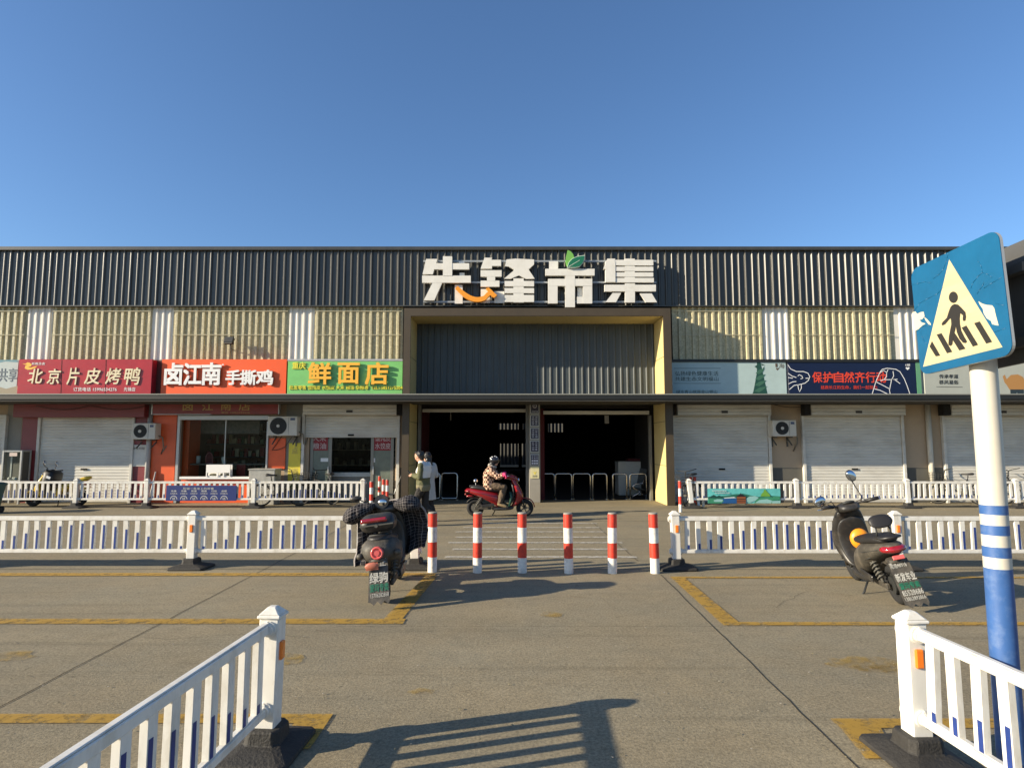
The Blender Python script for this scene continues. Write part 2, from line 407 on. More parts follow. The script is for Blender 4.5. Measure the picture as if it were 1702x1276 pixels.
        for q, (ox, oz) in enumerate([(0, 0)] if not bold else [(0, 0), (1, 1), (-1, 1), (1, -1), (-1, -1)]):
            bd = bold * .8                                     # a bolder cut: copies set side by side, each a hair prouder
            out = []
            for v in vs_:
                p = Vector((x0 + (v.x - ax0 + ox * bd) * sx, y - v.z * 2 * extr - .0005 * q, z0 + (v.y - az0 + oz * bd) * sz))
                out.append(mtx @ p if mtx else p)
            s.add(out, fs, m)
    def build(s, name, mats, parent=None, world=True, bevel=0.0, loc=None, fixn=True, seg=1):
        me = bpy.data.meshes.new(name)
        off = Vector((0, 0, 0))
        if parent is not None and world:
            r = parent
            while r.parent: r = r.parent
            off = Vector(r.location)
        elif parent is None:
            if loc is None:
                xs = [v.x for v in s.v]; ys = [v.y for v in s.v]; zs = [v.z for v in s.v]
                loc = ((min(xs) + max(xs)) / 2, (min(ys) + max(ys)) / 2, min(zs))
            off = Vector(loc)
        me.from_pydata([v - off for v in s.v], [], s.f)
        if not isinstance(mats, (list, tuple)): mats = [mats]
        for q in mats: me.materials.append(q)
        for p, mi, sm in zip(me.polygons, s.m, s.sm): p.material_index = mi; p.use_smooth = sm
        if s.uv:
            ul = me.uv_layers.new(name='UVMap')
            for lp in me.loops: ul.data[lp.index].uv = s.uv.get(lp.vertex_index, (0, 0))
        if fixn:
            b = bmesh.new(); b.from_mesh(me); bmesh.ops.recalc_face_normals(b, faces=b.faces); b.to_mesh(me); b.free()
        me.update()
        o = bpy.data.objects.new(name, me); COL.objects.link(o)
        if parent is not None: o.parent = parent
        else: o.location = off
        if bevel:
            bv = o.modifiers.new('edge', 'BEVEL'); bv.width = bevel; bv.segments = seg; bv.limit_method = 'ANGLE'; bv.angle_limit = R(40)
        return o

def tag(o, label=None, cat=None, group=None, kind=None):
    if label: o['label'] = label
    if cat: o['category'] = cat
    if group: o['group'] = group
    if kind: o['kind'] = kind
    return o
def thing(name, label, cat, loc=(0, 0, 0), rot=(0, 0, 0), group=None):
    o = bpy.data.objects.new(name, None); COL.objects.link(o)
    o.location = loc; o.rotation_euler = rot; o.empty_display_size = 0.2
    return tag(o, label, cat, group)
def dup(root, label=None, loc=None, rot=None):
    r = root.copy(); COL.objects.link(r)
    if loc is not None: r.location = loc
    if rot is not None: r.rotation_euler = rot
    if label: r['label'] = label
    for ch in list(root.children):
        c = ch.copy(); COL.objects.link(c); c.parent = r
        for g in list(ch.children):
            d = g.copy(); COL.objects.link(d); d.parent = c
    return r
def structure(name, mb, mats, **kw): return tag(mb.build(name, mats, **kw), kind='structure')
# ---------------------------------------------------------------- ground
g = MB(); g.add([(-300, -120, 0), (300, -120, 0), (300, 500, 0), (-300, 500, 0)], [(0, 1, 2, 3)])
structure('ground', g, M['concrete'], loc=(0, 0, 0), fixn=False)
def strip(mb, pts, wd, z=0.004):                            # a flat band along ground points
    pts = [Vector((p[0], p[1], 0)) for p in pts]
    vs_ = []
    for i, p in enumerate(pts):
        d = (pts[min(i + 1, len(pts) - 1)] - pts[max(i - 1, 0)]).normalized()
        n_ = Vector((-d.y, d.x, 0)) * wd / 2
        vs_ += [(p.x - n_.x, p.y - n_.y, z), (p.x + n_.x, p.y + n_.y, z)]
    mb.add(vs_, [(2 * i, 2 * i + 2, 2 * i + 3, 2 * i + 1) for i in range(len(pts) - 1)])
def wob(a, b, n, amp):
    a, b = Vector(a), Vector(b)
    return [a.lerp(b, i / n) + Vector((random.uniform(-amp, amp), random.uniform(-amp, amp), 0)) for i in range(n + 1)]
j = MB()
for a, b, wd in (((-10, 1180), (462, 934), .009), ((462, 934), (640, 838), .010), ((1098, 955), (1440, 1290), .008), ((985, 868), (1060, 932), .008)):
    strip(j, wob(gd(*a), gd(*b), 26, .006), wd)
a = gd(560, 1041)
jf = MB(); strip(jf, wob((a.x, a.y, 0), (gd(1702, 1041).x, a.y, 0), 70, .010), .007)
structure('ground_joint', jf, worn_paint('faint_joint', (.05, .042, .03), .40, .60, .7, 6), fixn=False)
strip(j, wob((-14, gd(800, 946).y, 0), (14, gd(800, 946).y, 0), 60, .004), .012)
strip(j, wob((-14, gd(800, 866).y, 0), (14, gd(800, 866).y, 0), 60, .006), .016)
structure('ground_joint', j, M['joint'], fixn=False)
def quad(mb, pts, z=0.005): mb.add([(p[0], p[1], z) for p in pts], [tuple(range(len(pts)))])
y = MB()
LW = .13
def px_line(mb, a, b, wd, z=.008): strip(mb, [gd(*a), gd(*b)], wd, z)
yA, yB, yC = gd(0, 955).y, gd(0, 1033).y, gd(0, 1195).y
strip(y, [(-12, yA), (gd(722, 958).x, yA)], .19, .008)
strip(y, [(-12, yB), (gd(672, 1033).x, yB)], .17, .008)
a, b = gd(714, 962), gd(652, 1031)
quad(y, [(a.x - .08, yA - .096), (a.x + .08, yA - .096), (b.x + .09, yB + .086), (b.x - .09, yB + .086)], .008)
structure('road_marking', y, M['yellow_paint'], fixn=False)
y = MB()
e = gd(552, 1190)
strip(y, [(-9, yC), (e.x, yC)], .13, .008)
f2 = gd(500, 1246)
quad(y, [(e.x - .20, yC - .066), (e.x, yC - .066), (f2.x + .05, f2.y), (f2.x - .17, f2.y)], .008)
structure('road_marking', y, M['yellow_paint'], fixn=False)
y = MB()
yr, yr2 = gd(1115, 960).y, gd(1200, 1037).y
a, b = gd(1128, 963), gd(1210, 1034)
strip(y, [(gd(1115, 960).x, yr), (12, yr)], .10, .008)
quad(y, [(a.x - .07, yr - .052), (a.x + .10, yr - .052), (b.x + .10, yr2 + .056), (b.x - .08, yr2 + .056)], .008)
strip(y, [(b.x - .08, yr2), (9, yr2)], .11, .008)
structure('road_marking', y, M['yellow_paint'], fixn=False)
y = MB()
a, b = gd(1388, 1203), gd(1445, 1262); yn = a.y
strip(y, [(a.x, yn), (9, yn)], .13, .008)
quad(y, [(a.x, yn - .066), (a.x + .24, yn - .066), (b.x + .17, b.y), (b.x - .02, b.y)], .008)
structure('road_marking', y, M['yellow_paint'], fixn=False)
y = MB()
def blot(c, rx, ry):
    n = 18
    pts = []
    for k in range(n):
        t = 2 * math.pi * k / n; q = random.uniform(.75, 1.15)
        pts.append((c.x + rx * q * math.cos(t), c.y + ry * q * math.sin(t)))
    quad(y, pts, .008)
blot(gd(915, 1022), .13, .10); blot(gd(480, 1096), .12, .15); blot(gd(12, 1092), .22, .14); blot(gd(1440, 1104), .30, .18); blot(gd(1468, 1112), .2, .12); blot(gd(700, 1150), .1, .05)
structure('faded_marking', y, M['yellow_faint'], fixn=False)
y = MB()
for py, xa, xb, wd in ((926, 739, 1058, .17), (913, 752, 1042, .15), (902, 745, 1034, .14), (893, 757, 1018, .14), (884, 757, 1004, .13), (877, 770, 996, .13), (870, 780, 992, .12), (864, 790, 980, .1)):
    strip(y, [gd(xa, py), (gd(xb, py).x, gd(xa, py).y)], wd * .95, .008)
structure('crossing_marking', y, M['white_line'], fixn=False)

# ---------------------------------------------------------------- the market building
YF, YC, YW, YB, YU, YE = 17.66, 16.85, 18.52, 18.32, 18.42, 19.15
BX = 21.0
bld = thing('market_building', 'long market hall with charcoal ribbed upper wall and yellow lined entrance portal', 'building', (0, YW, 0))
def corr(mb, x0, x1, z0, z1, y, pitch=.2, h=.05, ramp=.035, top=.035, m=0, ph=0.0):
    pts = [(x0, y)]
    h0 = h
    k = math.ceil((x0 - ph) / pitch)
    while True:
        c = ph + k * pitch; k += 1
        h = h0 * (1.22 if k % 4 == 0 else 1 + .10 * math.sin(k * 2.7)); c += .006 * math.sin(k * 1.9)   # every fourth rib is a lapped sheet edge
        if c + top / 2 + ramp > x1: break
        if c - top / 2 - ramp <= x0: continue
        pts += [(c - top / 2 - ramp, y), (c - top / 2 - ramp * .28, y - h * .74), (c - top / 2, y - h * .95), (c - top / 2 + .008, y - h), (c + top / 2 - .008, y - h), (c + top / 2, y - h * .95), (c + top / 2 + ramp * .28, y - h * .74), (c + top / 2 + ramp, y)]
    pts.append((x1, y))
    n = len(pts)
    mb.add([(a, b, z0) for a, b in pts] + [(a, b, z1) for a, b in pts], [(i, i + 1, i + 1 + n, i + n) for i in range(n - 1)], m)
def hslat(mb, x0, x1, z0, z1, y, pitch=.08, h=.009, m=0):
    pts = []; z = z1
    while z > z0 + 1e-4:
        b = max(z0, z - pitch); q = z - b
        pts += [(y, z), (y - h * .6, z - q * .12), (y - h, z - q * .45), (y - h * .7, z - q * .84), (y + .004, z - q * .93)]
        z = b
    pts.append((y, z0))
    n = len(pts)
    mb.add([(x0, a, b) for a, b in pts] + [(x1, a, b) for a, b in pts], [(i, i + 1, i + 1 + n, i + n) for i in range(n - 1)], m)
def holed(mb, x0, x1, z0, z1, y0, y1, holes, m=0):
    zs = sorted({z0, z1, *[min(max(h[k], z0), z1) for h in holes for k in (2, 3)]})
    for a, b in zip(zs, zs[1:]):
        cuts = sorted((h[0], h[1]) for h in holes if h[2] < (a + b) / 2 < h[3])
        x = x0
        for c, d in cuts:
            if c > x: mb.box((x, y0, a), (c, y1, b), m)
            x = max(x, d)
        if x < x1: mb.box((x, y0, a), (x1, y1, b), m)
def fbox(mb, px0, px1, py0, py1, Y0, Y1, m=0):
    pm = (py0 + (py1 or 830)) / 2
    mb.box((fx(px0, pm, Y0), Y0, 0.0 if py1 is None else fz(py1, Y0)), (fx(px1, pm, Y0), Y1, fz(py0, Y0)), m)

zc0, zc1 = fz(663.5, YC), fz(655, YC)                        # canopy
zband0, zband1 = fz(508, YB), fz(417, YB)
zsof = fz(525, YF); ztop = fz(512, YF)
xL0, xL1, xR1, xR0 = fx(669.5, 640, YF), fx(681, 640, YF), fx(1105, 640, YF), fx(1117.5, 640, YF)

b = MB(); corr(b, -BX, BX, zband0, zband1, YB, .2, .040, .026, .036); b.build('upper_cladding', M['dark_metal'], bld, fixn=False)
b = MB(); b.box((-BX, YB - .11, zband1), (BX, YB + .3, zband1 + .10)); b.box((-BX, YB - .07, zband0 - .035), (BX, YB + .05, zband0 - .002)); b.build('roof_cap', M['dark_metal'], bld)
b = MB()
holed(b, -BX, BX, zc0, zband1 - .003, YU + .09, YU + .25, [(xL0 + .06, xR0 - .06, -1, zsof + .05)])
b.build('upper_light_stop', M['black'], bld)  # black backing added behind the cladding to keep sunlight out of the hall
b = MB(); b.box((-BX, YB + .2, zband1 - .05), (BX, 46, zband1 + .05)); b.box((-BX, YU + .3, 0), (-BX + .2, 46, zband1 - .06)); b.box((BX - .2, YU + .3, 0), (BX, 46, zband1 - .06)); b.build('roof', M['hall_dark'], bld)
# fibreglass bays and white cladding between them
zt0, zt1 = zc1 - .05, zband0 - .01
bays = [(-330, -95, 'S'), (-95, -50, 'W'), (-50, 45, 'S'), (45, 86, 'W'), (86, 252, 'S'), (252, 287, 'W'), (287, 480, 'S'), (480, 522, 'W'), (522, 669.5, 'S'),
        (1117.5, 1268, 'S'), (1268, 1311, 'W'), (1311, 1487, 'S'), (1487, 1562, 'W'), (1562, 1720, 'S'), (1720, 1760, 'W'), (1760, 2000, 'S')]
for a, c, k in bays:
    x0, x1 = fx(a, 556, YU), fx(c, 556, YU)
    b = MB(); corr(b, x0, x1, zt0, zt1, YU, .2, *((.052, .020, .072) if k == 'S' else (.030, .022, .05)))
    o = b.build('skylight_panel' if k == 'S' else 'white_cladding', M['skylight' if k == 'S' else 'white_metal'], bld, fixn=False)
    if k == 'S':
        s_ = MB()
        for py in (518, 557):
            z = fz(py, YU); s_.box((x0 + .03, YU - .070, z - .008), (x1 - .03, YU - .056, z + .010))
        s_.build('purlin', M['purlin'], o)
# portal
b = MB()
b.box((xL0, YF, 0), (xL1, YF + .06, ztop)); b.box((xR1, YF, 0), (xR0, YF + .06, ztop)); b.box((xL1, YF, zsof), (xR1, YF + .06, ztop))
b.box((xL0, YF + .06, 0), (xL0 + .08, YE, ztop)); b.box((xR0 - .08, YF + .06, 0), (xR0, YE, ztop)); b.box((xL0 + .08, YF + .06, zsof + .06), (xR0 - .08, YU + .1, ztop))
fr = b.build('portal_frame', M['bronze'], bld)
b = MB()
b.box((xL0 + .083, YF + .063, 0), (xL1 - .002, YE - .003, zsof - .002)); b.box((xR1 + .002, YF + .063, 0), (xR0 - .083, YE - .003, zsof - .002))
b.box((xL1 - .002, YF + .063, zsof + .002), (xR1 + .002, YE - .003, zsof + .055))
b.build('portal_lining', M['yellow_panel'], fr)
b = MB()
for py in (592, 700, 774):
    z = fz(py, YF); b.box((xR1 - .003, YF + .08, z - .006), (xR1 + .004, YE - .02, z + .006)); b.box((xL1 - .004, YF + .08, z - .006), (xL1 + .003, YE - .02, z + .006))
b.build('lining_joint', M['bronze'], fr)
b = MB(); corr(b, xL1 + .003, xR1 - .003, zc0, zsof - .004, YE - .30, .195, .022, .022, .03); b.build('recessed_cladding', M['grey_metal'], bld, fixn=False)
b = MB(); b.box((xL1, YE - .26, zc0 + .002), (xR1, YE - .12, zsof + .3)); b.build('recess_backing', M['black'], bld)
# canopy
b = MB(); b.box((-BX, YC, zc0), (BX, YW - .12, zc1)); b.box((xL1 + .01, YW - .119, zc0), (xR1 - .01, YE - .34, zc1)); cp = b.build('canopy', M['canopy'], bld, bevel=.006)
b = MB(); b.box((-BX, YC + .03, zc0 - .05), (BX, YW - .125, zc0 - .003)); b.build('canopy_soffit', M['soffit'], cp)
b = MB(); b.box((-BX, YC - .02, zc1 - .016), (BX, YC - .002, zc1 + .012)); b.build('canopy_edge', mat('pale_edge_trim', (.24, .24, .21), .5), cp)

# shop front wall under the canopy
zsh = zc0 - .04
hx0, hx1 = fx(692, 740, YE), fx(1087, 740, YE)
win = (fx(297, 740, YW), fx(444, 740, YW), fz(796, YW), fz(692, YW))
dor = (fx(513, 760, YW), fx(657, 760, YW), 0, fz(700, YW))
hall = (xL0 + .1, xR0 - .1, -1, 99)
b = MB()
holed(b, -BX, BX, 0, zsh, YW, YW + .22, [win, dor, hall])
b.build('shop_front_wall', M['beige_wall'], bld)
b = MB()                                                     # painted dado, a 3 mm skin on the piers
for p0, p1 in ((1281, 1336), (1503, 1569), (660, 669), (1752, 1800)):
    fbox(b, p0, p1, 777, None, YW - .003, YW - .0005)
b.build('dado', M['dado'], bld)
b = MB(); fbox(b, 8, 33, 668, None, YW - .004, YW - .001); fbox(b, 474, 505, 668, None, YW - .004, YW - .001); b.build('grey_pier', M['grey_wall'], bld)
b = MB()
fbox(b, 33, 65, 690, None, YW - .06, YW - .001); fbox(b, 216, 243, 690, None, YW - .06, YW - .001)
b.build('maroon_column', M['maroon'], bld, bevel=.004)
b = MB(); fbox(b, 22, 240, 667, 693, YW - .40, YW - .07); b.build('maroon_fascia', M['maroon'], bld, bevel=.004)
b = MB()
fbox(b, 251, 291, 688, None, YW - .05, YW - .001); fbox(b, 446, 474, 728, 779, YW - .05, YW - .001); fbox(b, 300, 444, 797, None, YW - .06, YW - .001)
b.build('orange_panel', M['orange_wall'], bld, bevel=.004)
b = MB()
fbox(b, 292, 296.5, 690, None, YW - .09, YW - .002); fbox(b, 442, 445, 700, 792, YW - .09, YW - .002)
fbox(b, 297, 446, 690.5, 697.5, YW - .12, YW - .002)
b.build('window_frame', M['silver'], bld, bevel=.004)
b = MB(); fbox(b, 298, 452, 792, 796, YW - .22, YW - .063); b.build('window_sill', M['white_plain'], bld, bevel=.003)
# duck kitchen behind the serving window
b = MB()
x0, x1 = win[0] - .3, win[1] + .3
b.box((x0, YW + 2.6, 0), (x1, YW + 2.7, 3)); b.box((x0 - .1, YW + .23, 0), (x0, YW + 2.6, 3)); b.box((x1, YW + .23, 0), (x1 + .1, YW + 2.6, 3)); b.box((x0, YW + .23, 2.9), (x1, YW + 2.6, 3))
kr = b.build('kitchen_room', mat('kitchen_wall', (.20, .115, .07), .7, var=.2), bld)
b = MB(); b.box((win[0] - .25, YW + .24, .4), (win[0] + .18, YW + .9, 2.6)); b.build('kitchen_cupboard', M['orange_wall'], kr)
b = MB()
for k in range(4):
    z = .85 + k * .42; b.box((x0 + .05, YW + 2.1, z), (x1 - .05, YW + 2.54, z + .03))
b.build('kitchen_shelf', M['dado'], kr)
goods = [flat('jar_red', 170, 60, 45, .6), flat('jar_cream', 220, 200, 160, .6), flat('jar_green', 90, 120, 80, .6), flat('jar_brown', 120, 80, 50, .6)]
b = MB()
for k in range(4):
    x = x0 + .1
    while x < x1 - .15:
        w_ = random.uniform(.07, .16); h_ = random.uniform(.10, .30); z = .881 + k * .42
        b.box((x, YW + 2.15, z), (x + w_ * .9, YW + 2.35, z + h_), random.randrange(4)); x += w_ + .02
b.build('shelf_goods', goods, kr)
b = MB(); b.box((x0 + .3, YW + .9, 2.02), (x1 - .9, YW + .93, 2.5)); b.build('menu_wall', flat('menu_print', 120, 105, 95, .6, var=.5, vs_=9), kr)
b = MB(); b.box((win[0] + .03, YW + .10, win[2] + .02), ((win[0] + win[1]) / 2, YW + .108, win[3] - .02)); b.box(((win[0] + win[1]) / 2 + .04, YW + .12, win[2] + .02), (win[1] - .02, YW + .128, win[3] - .02))
b.build('window_pane', M['glass'], bld)
b = MB(); xm = (win[0] + win[1]) / 2
b.box((xm, YW + .10, win[2]), (xm + .025, YW + .14, win[3])); b.build('window_mullion', M['silver'], bld)
# noodle shop room and glazed doors
b = MB(); x0, x1 = dor[0] - .1, dor[1] + .1
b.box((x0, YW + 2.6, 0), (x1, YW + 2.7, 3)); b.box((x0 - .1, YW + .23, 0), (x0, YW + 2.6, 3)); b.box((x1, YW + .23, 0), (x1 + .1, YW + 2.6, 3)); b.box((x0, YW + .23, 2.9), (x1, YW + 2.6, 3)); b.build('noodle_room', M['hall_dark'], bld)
for p0, p1 in ((517, 549), (618, 652)):
    b = MB(); fbox(b, p0 + 3, p1 - 3, 729, 826, YW + .08, YW + .10); d_ = b.build('glass_door', M['frost'], bld)
    b = MB(); fbox(b, p0 - 2, p0 + 3, 700, None, YW + .06, YW + .12); fbox(b, p1 - 3, p1 + 2, 700, None, YW + .06, YW + .12); b.build('door_frame', mat('door_alu', (.22, .21, .18), .4, .3), d_)
    b = MB(); fbox(b, (p1 - 5) if p0 < 560 else p0 + 1, (p1 - 3) if p0 < 560 else p0 + 3, 775, 788, YW + .02, YW + .058); b.build('door_handle', M['silver'], d_)
b = MB()                                                     # clear strip curtain in the middle doorway
xa, xb = fx(551, 760, YW), fx(616, 760, YW); k = xa
while k < xb - .05:
    b.box((k, YW + .13 + .012 * (round(k * 50) % 2), .95), (min(k + .17, xb), YW + .135 + .012 * (round(k * 50) % 2), 2.2)); k += .145
b.build('strip_curtain', M['glass'], bld)
b = MB()
for k in range(3): b.box((dor[0] + .1, YW + 1.9, .5 + .5 * k), (dor[1] - .1, YW + 2.4, .53 + .5 * k))
for k in range(26): b.box((dor[0] + .12 + .09 * k, YW + 1.95, .53 + .5 * (k % 3)), (dor[0] + .19 + .09 * k, YW + 2.2, .53 + .5 * (k % 3) + random.uniform(.12, .3)))
b.build('noodle_shelf', flat('shelf_sacks', 150, 135, 105, .6, var=.4, vs_=8), bld)
# roller shutters
def shutter(c0, c1, box, ybot, yb0, yb1, lab=None):
    z0 = 0.02 if ybot is None else fz(ybot, YW - .05)
    pm = (yb1 + (ybot or 828)) / 2
    x0, x1 = fx(c0, pm, YW - .05), fx(c1, pm, YW - .05)
    zt = fz(yb1, YW - .05) + .05
    m_ = MB(); hslat(m_, x0, x1, z0, zt, YW - .05, .085, .009)
    s_ = m_.build('roller_shutter', M['shutter'], bld, fixn=False)
    if lab: s_['label'] = lab
    m_ = MB()
    for a in (x0 - .09, x1 + .01): m_.box((a, YW - .11, 0), (a + .08, YW - .002, zt))
    m_.build('guide_rail', M['shutter'], s_, bevel=.006)
    if box:
        a0, a1 = fx(box[0], yb0, YW - .38), fx(box[1], yb0, YW - .38)
        zb0, zb1 = fz(yb1, YW - .38), min(fz(yb0, YW - .38), zsh - .02)
        m_ = MB(); hslat(m_, a0, a1, zb0, zb1, YW - .38, .1, .014); m_.box((a0, YW - .375, zb0), (a1, YW - .12, zb1))
        m_.build('shutter_box', M['shutter'], s_, fixn=False)
        xm = (a0 + a1) / 2
        m_ = MB(); m_.box((xm - .09, YW - .41, zb0 + .06), (xm + .09, YW - .396, zb0 + .13)); m_.build('shutter_badge', mat('dark_badge', (.05, .045, .04), .6), s_)
    m_ = MB(); zl = .95 if ybot is None else z0 + .05
    m_.box(((x0 + x1) / 2 - .09, YW - .085, zl), ((x0 + x1) / 2 + .09, YW - .069, zl + .05)); m_.build('shutter_lock', M['black'], s_)
shutter(-110, 3, None, None, 668, 692)
shutter(66, 217, None, None, 668, 693)
shutter(508, 660, (504, 659), 727, 667, 689, 'half raised ribbed steel shutter')
shutter(1121, 1277, (1126, 1281), None, 667, 690)
shutter(1339, 1499, (1348, 1504), None, 667, 690)
shutter(1573, 1745, (1581, 1750), None, 667, 690)
b = MB()
for p0, p1 in ((1112, 1122), (1337, 1347), (1568, 1580), (659, 668)): fbox(b, p0, p1, 668, 690, YW - .36, YW - .12)
b.build('shutter_motor', M['black'], bld)
b = MB(); q = at(1541, 668, YW - .08); q2 = gd(1553, 828)
b.tube([(q.x, YW - .08, zsh), (q.x, YW - .08, .02)], .075, 12); dp = b.build('drain_pipe', M['pole_white'], bld)
b = MB(); q = fx(247, 740, YW - .1); b.tube([(q, YW - .1, zsh), (q, YW - .1, .02)], .065, 12); b.tube([(q + .25, YW - .1, .9), (q + .16, YW - .14, .3), (q + .16, YW - .14, .02)], .02, 6)
b.build('drain_pipe', mat('grey_pipe', (.40, .39, .37), .5, var=.1), bld)
# the hall behind the entrance
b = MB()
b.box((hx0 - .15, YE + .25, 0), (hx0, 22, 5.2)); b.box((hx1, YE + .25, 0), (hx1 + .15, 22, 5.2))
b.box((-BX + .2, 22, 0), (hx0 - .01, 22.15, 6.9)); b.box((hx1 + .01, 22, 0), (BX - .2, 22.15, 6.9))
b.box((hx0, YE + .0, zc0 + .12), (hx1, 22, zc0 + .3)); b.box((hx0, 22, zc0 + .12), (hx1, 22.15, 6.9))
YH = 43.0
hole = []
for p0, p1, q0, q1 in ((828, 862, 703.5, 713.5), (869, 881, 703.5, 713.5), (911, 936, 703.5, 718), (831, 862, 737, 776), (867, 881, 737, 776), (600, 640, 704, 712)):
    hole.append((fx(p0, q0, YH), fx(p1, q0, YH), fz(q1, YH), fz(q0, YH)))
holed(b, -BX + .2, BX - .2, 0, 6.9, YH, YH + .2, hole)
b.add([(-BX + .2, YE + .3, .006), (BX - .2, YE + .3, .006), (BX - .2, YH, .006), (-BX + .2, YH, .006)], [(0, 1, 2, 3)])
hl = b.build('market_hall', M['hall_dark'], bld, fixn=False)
b = MB(); b.box((hx0 + .002, YE + .3, 1.0), (hx0 + .03, 21.9, 2.8)); fbox(b, 897, 905, 668, 830, YE + .28, YE + .5); b.build('red_hall_panel', M['hall_red'], hl)
b = MB()
for k in range(9): b.box((-9 + k * 2.2, 32, 3.9), (-8.95 + k * 2.2, 32.05, 6.8))
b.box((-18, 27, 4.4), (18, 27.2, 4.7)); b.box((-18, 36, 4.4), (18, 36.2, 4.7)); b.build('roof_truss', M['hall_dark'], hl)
b = MB(); fbox(b, 702, 877, 679.5, 685, YE + .08, YE + .14); fbox(b, 903, 1079, 682.5, 688.5, YE + .08, YE + .14); b.build('raised_shutter_bar', M['shutter'], bld, bevel=.006)
b = MB(); fbox(b, 702, 1080, 664, 679, YE + .16, YE + .22); b.build('shutter_header', M['hall_dark'], bld)
b = MB(); fbox(b, 1079.5, 1084, 690, None, YE - .04, YE + .12); fbox(b, 694, 699, 668, None, YE - .04, YE + .12); fbox(b, 874, 879, 668, None, YE - .30, YE - .1); b.build('guide_post', mat('dull_guide_steel', (.16, .155, .14), .5, .2, var=.2), bld, bevel=.004)
cx0, cx1 = fx(879.5, 750, YE - .62), fx(898, 750, YE - .62)
b = MB(); b.box((cx0, YE - .62, 0), (cx1, YE + .1, zsh)); b.build('entrance_column', M['grey_wall'], bld, bevel=.01)
b = MB(); b.box((-26, 52, 0), (26, 52.4, 9)); corr(b, -26, 26, 0, 9, 51.98, .3, .05, .04, .06)
tag(b.build('rear_shed_wall', M['far_wall'], fixn=False), 'pale ribbed shed wall glimpsed through the openings at the back of the hall', 'wall')

# ---------------------------------------------------------------- the big letters over the entrance
YL = 17.98
Z8 = 1702 / 430
def z8(x, y): return (680 + x / Z8, 400 + y / Z8)
ms = thing('market_lettering', 'large white four character sign with orange smile and green leaves over entrance', 'sign', (fx(895, 510, YL), YL, fz(508, YL)))
def P8(poly): 
    out = []
    for x, y_ in poly:
        q = at(*z8(x, y_), YL); out.append((q.x, q.z))
    return out
def Rr(x0, y0, x1, y1): return [(x0, y0), (x1, y0), (x1, y1), (x0, y1)]
chars = [
 [Rr(222, 103, 283, 231), [(112, 120), (185, 120), (177, 148), (224, 148), (224, 188), (164, 188), (155, 220), (88, 220)], Rr(281, 148, 395, 188), Rr(85, 229, 405, 276), [(155, 274), (218, 274), (165, 392), (95, 392)]],
 [[(496, 112), (546, 112), (541, 126), (605, 126), (605, 166), (545, 166), (545, 184), (470, 184)], Rr(470, 194, 608, 236), Rr(512, 234, 566, 264), Rr(470, 262, 594, 302), Rr(628, 264, 822, 299), Rr(628, 311, 822, 344), Rr(628, 356, 822, 402), Rr(686, 246, 754, 405),
  [(640, 122), (700, 116), (822, 122), (822, 154), (786, 187), (826, 248), (772, 250), (722, 226), (668, 248), (624, 248), (682, 200), (692, 188), (655, 168), (630, 166)]],
 [Rr(897, 185, 1220, 229), Rr(1028, 227, 1091, 437), Rr(915, 250, 1205, 297), Rr(915, 295, 977, 412), Rr(1144, 295, 1205, 412), Rr(1105, 368, 1146, 412)],
 [Rr(1292, 135, 1357, 272), [(1305, 118), (1357, 118), (1332, 186), (1278, 186)], Rr(1350, 126, 1607, 162), Rr(1350, 171, 1607, 199), Rr(1350, 208, 1607, 236), Rr(1350, 244, 1611, 273), Rr(1420, 117, 1486, 275), Rr(1287, 288, 1625, 332), Rr(1422, 280, 1487, 405),
  [(1340, 342), (1396, 342), (1362, 403), (1293, 403)], [(1520, 345), (1598, 345), (1633, 403), (1560, 403)]]]
edge_m = mat('letter_return', (.36, .35, .32), .5)
for ps in chars:
    b = MB()
    for k, p_ in enumerate(ps): b.prism(P8(p_), YL + .0035 * k, YL + .11, 0)
    b.build('character', M['letter_face'], ms)
b = MB()
up, lo = [], []
for k in range(15):
    t = k / 14
    x = 312 + t * 238; yy = 290 + 100 * math.sin(math.pi * (0.06 + .76 * t)) * 1.0 - (10 if t > .8 else 0)
    w_ = 12 + 4 * math.sin(math.pi * t)
    dx, dy = 238, 100 * math.pi * .76 * math.cos(math.pi * (0.06 + .76 * t)); L_ = math.hypot(dx, dy)
    up.append((x + w_ * dy / L_, yy - w_ * dx / L_)); lo.append((x - w_ * dy / L_, yy + w_ * dx / L_))
for k in range(14):
    b.prism(P8([up[k], up[k + 1], lo[k + 1], lo[k]]), YL - .06, YL + .06)
b.prism(P8([(505, 318), (525, 312), (579, 362), (560, 378), (545, 372)]), YL - .064, YL + .06)
b.build('smile', M['orange_paint'], ms)
b = MB()
b.prism(P8([(1042, 65), (1060, 72), (1078, 92), (1085, 115), (1078, 138), (1045, 178), (1034, 160), (1029, 132), (1034, 100)]), YL - .05, YL + .05)
b.build('leaf', M['leaf_green'], ms)
b = MB()
lf = [(1150, 104), (1148, 130), (1138, 152), (1118, 172), (1090, 178), (1042, 178), (1050, 150), (1072, 125), (1105, 110)]
b.prism(P8(lf), YL - .07, YL + .03, 0)
cxm = sum(p[0] for p in lf) / 9; cym = sum(p[1] for p in lf) / 9
b.prism(P8([(cxm + (x - cxm) * 1.09, cym + (y_ - cym) * 1.12) for x, y_ in lf]), YL - .064, YL + .025, 1)
b.prism(P8([(1048, 174), (1120, 132), (1122, 134), (1050, 177)]), YL - .076, YL - .06, 1)
b.build('leaf', [M['leaf_dark'], mat('pale_leaf_edge', (.5, .6, .5), .5)], ms)
b = MB()
for y_ in (137, 276, 404):
    q0, q1 = at(*z8(95, y_), YL + .16), at(*z8(1625, y_), YL + .16)
    b.box((q0.x, YL + .12, q0.z - .025), (q1.x, YL + .16, q0.z + .025))
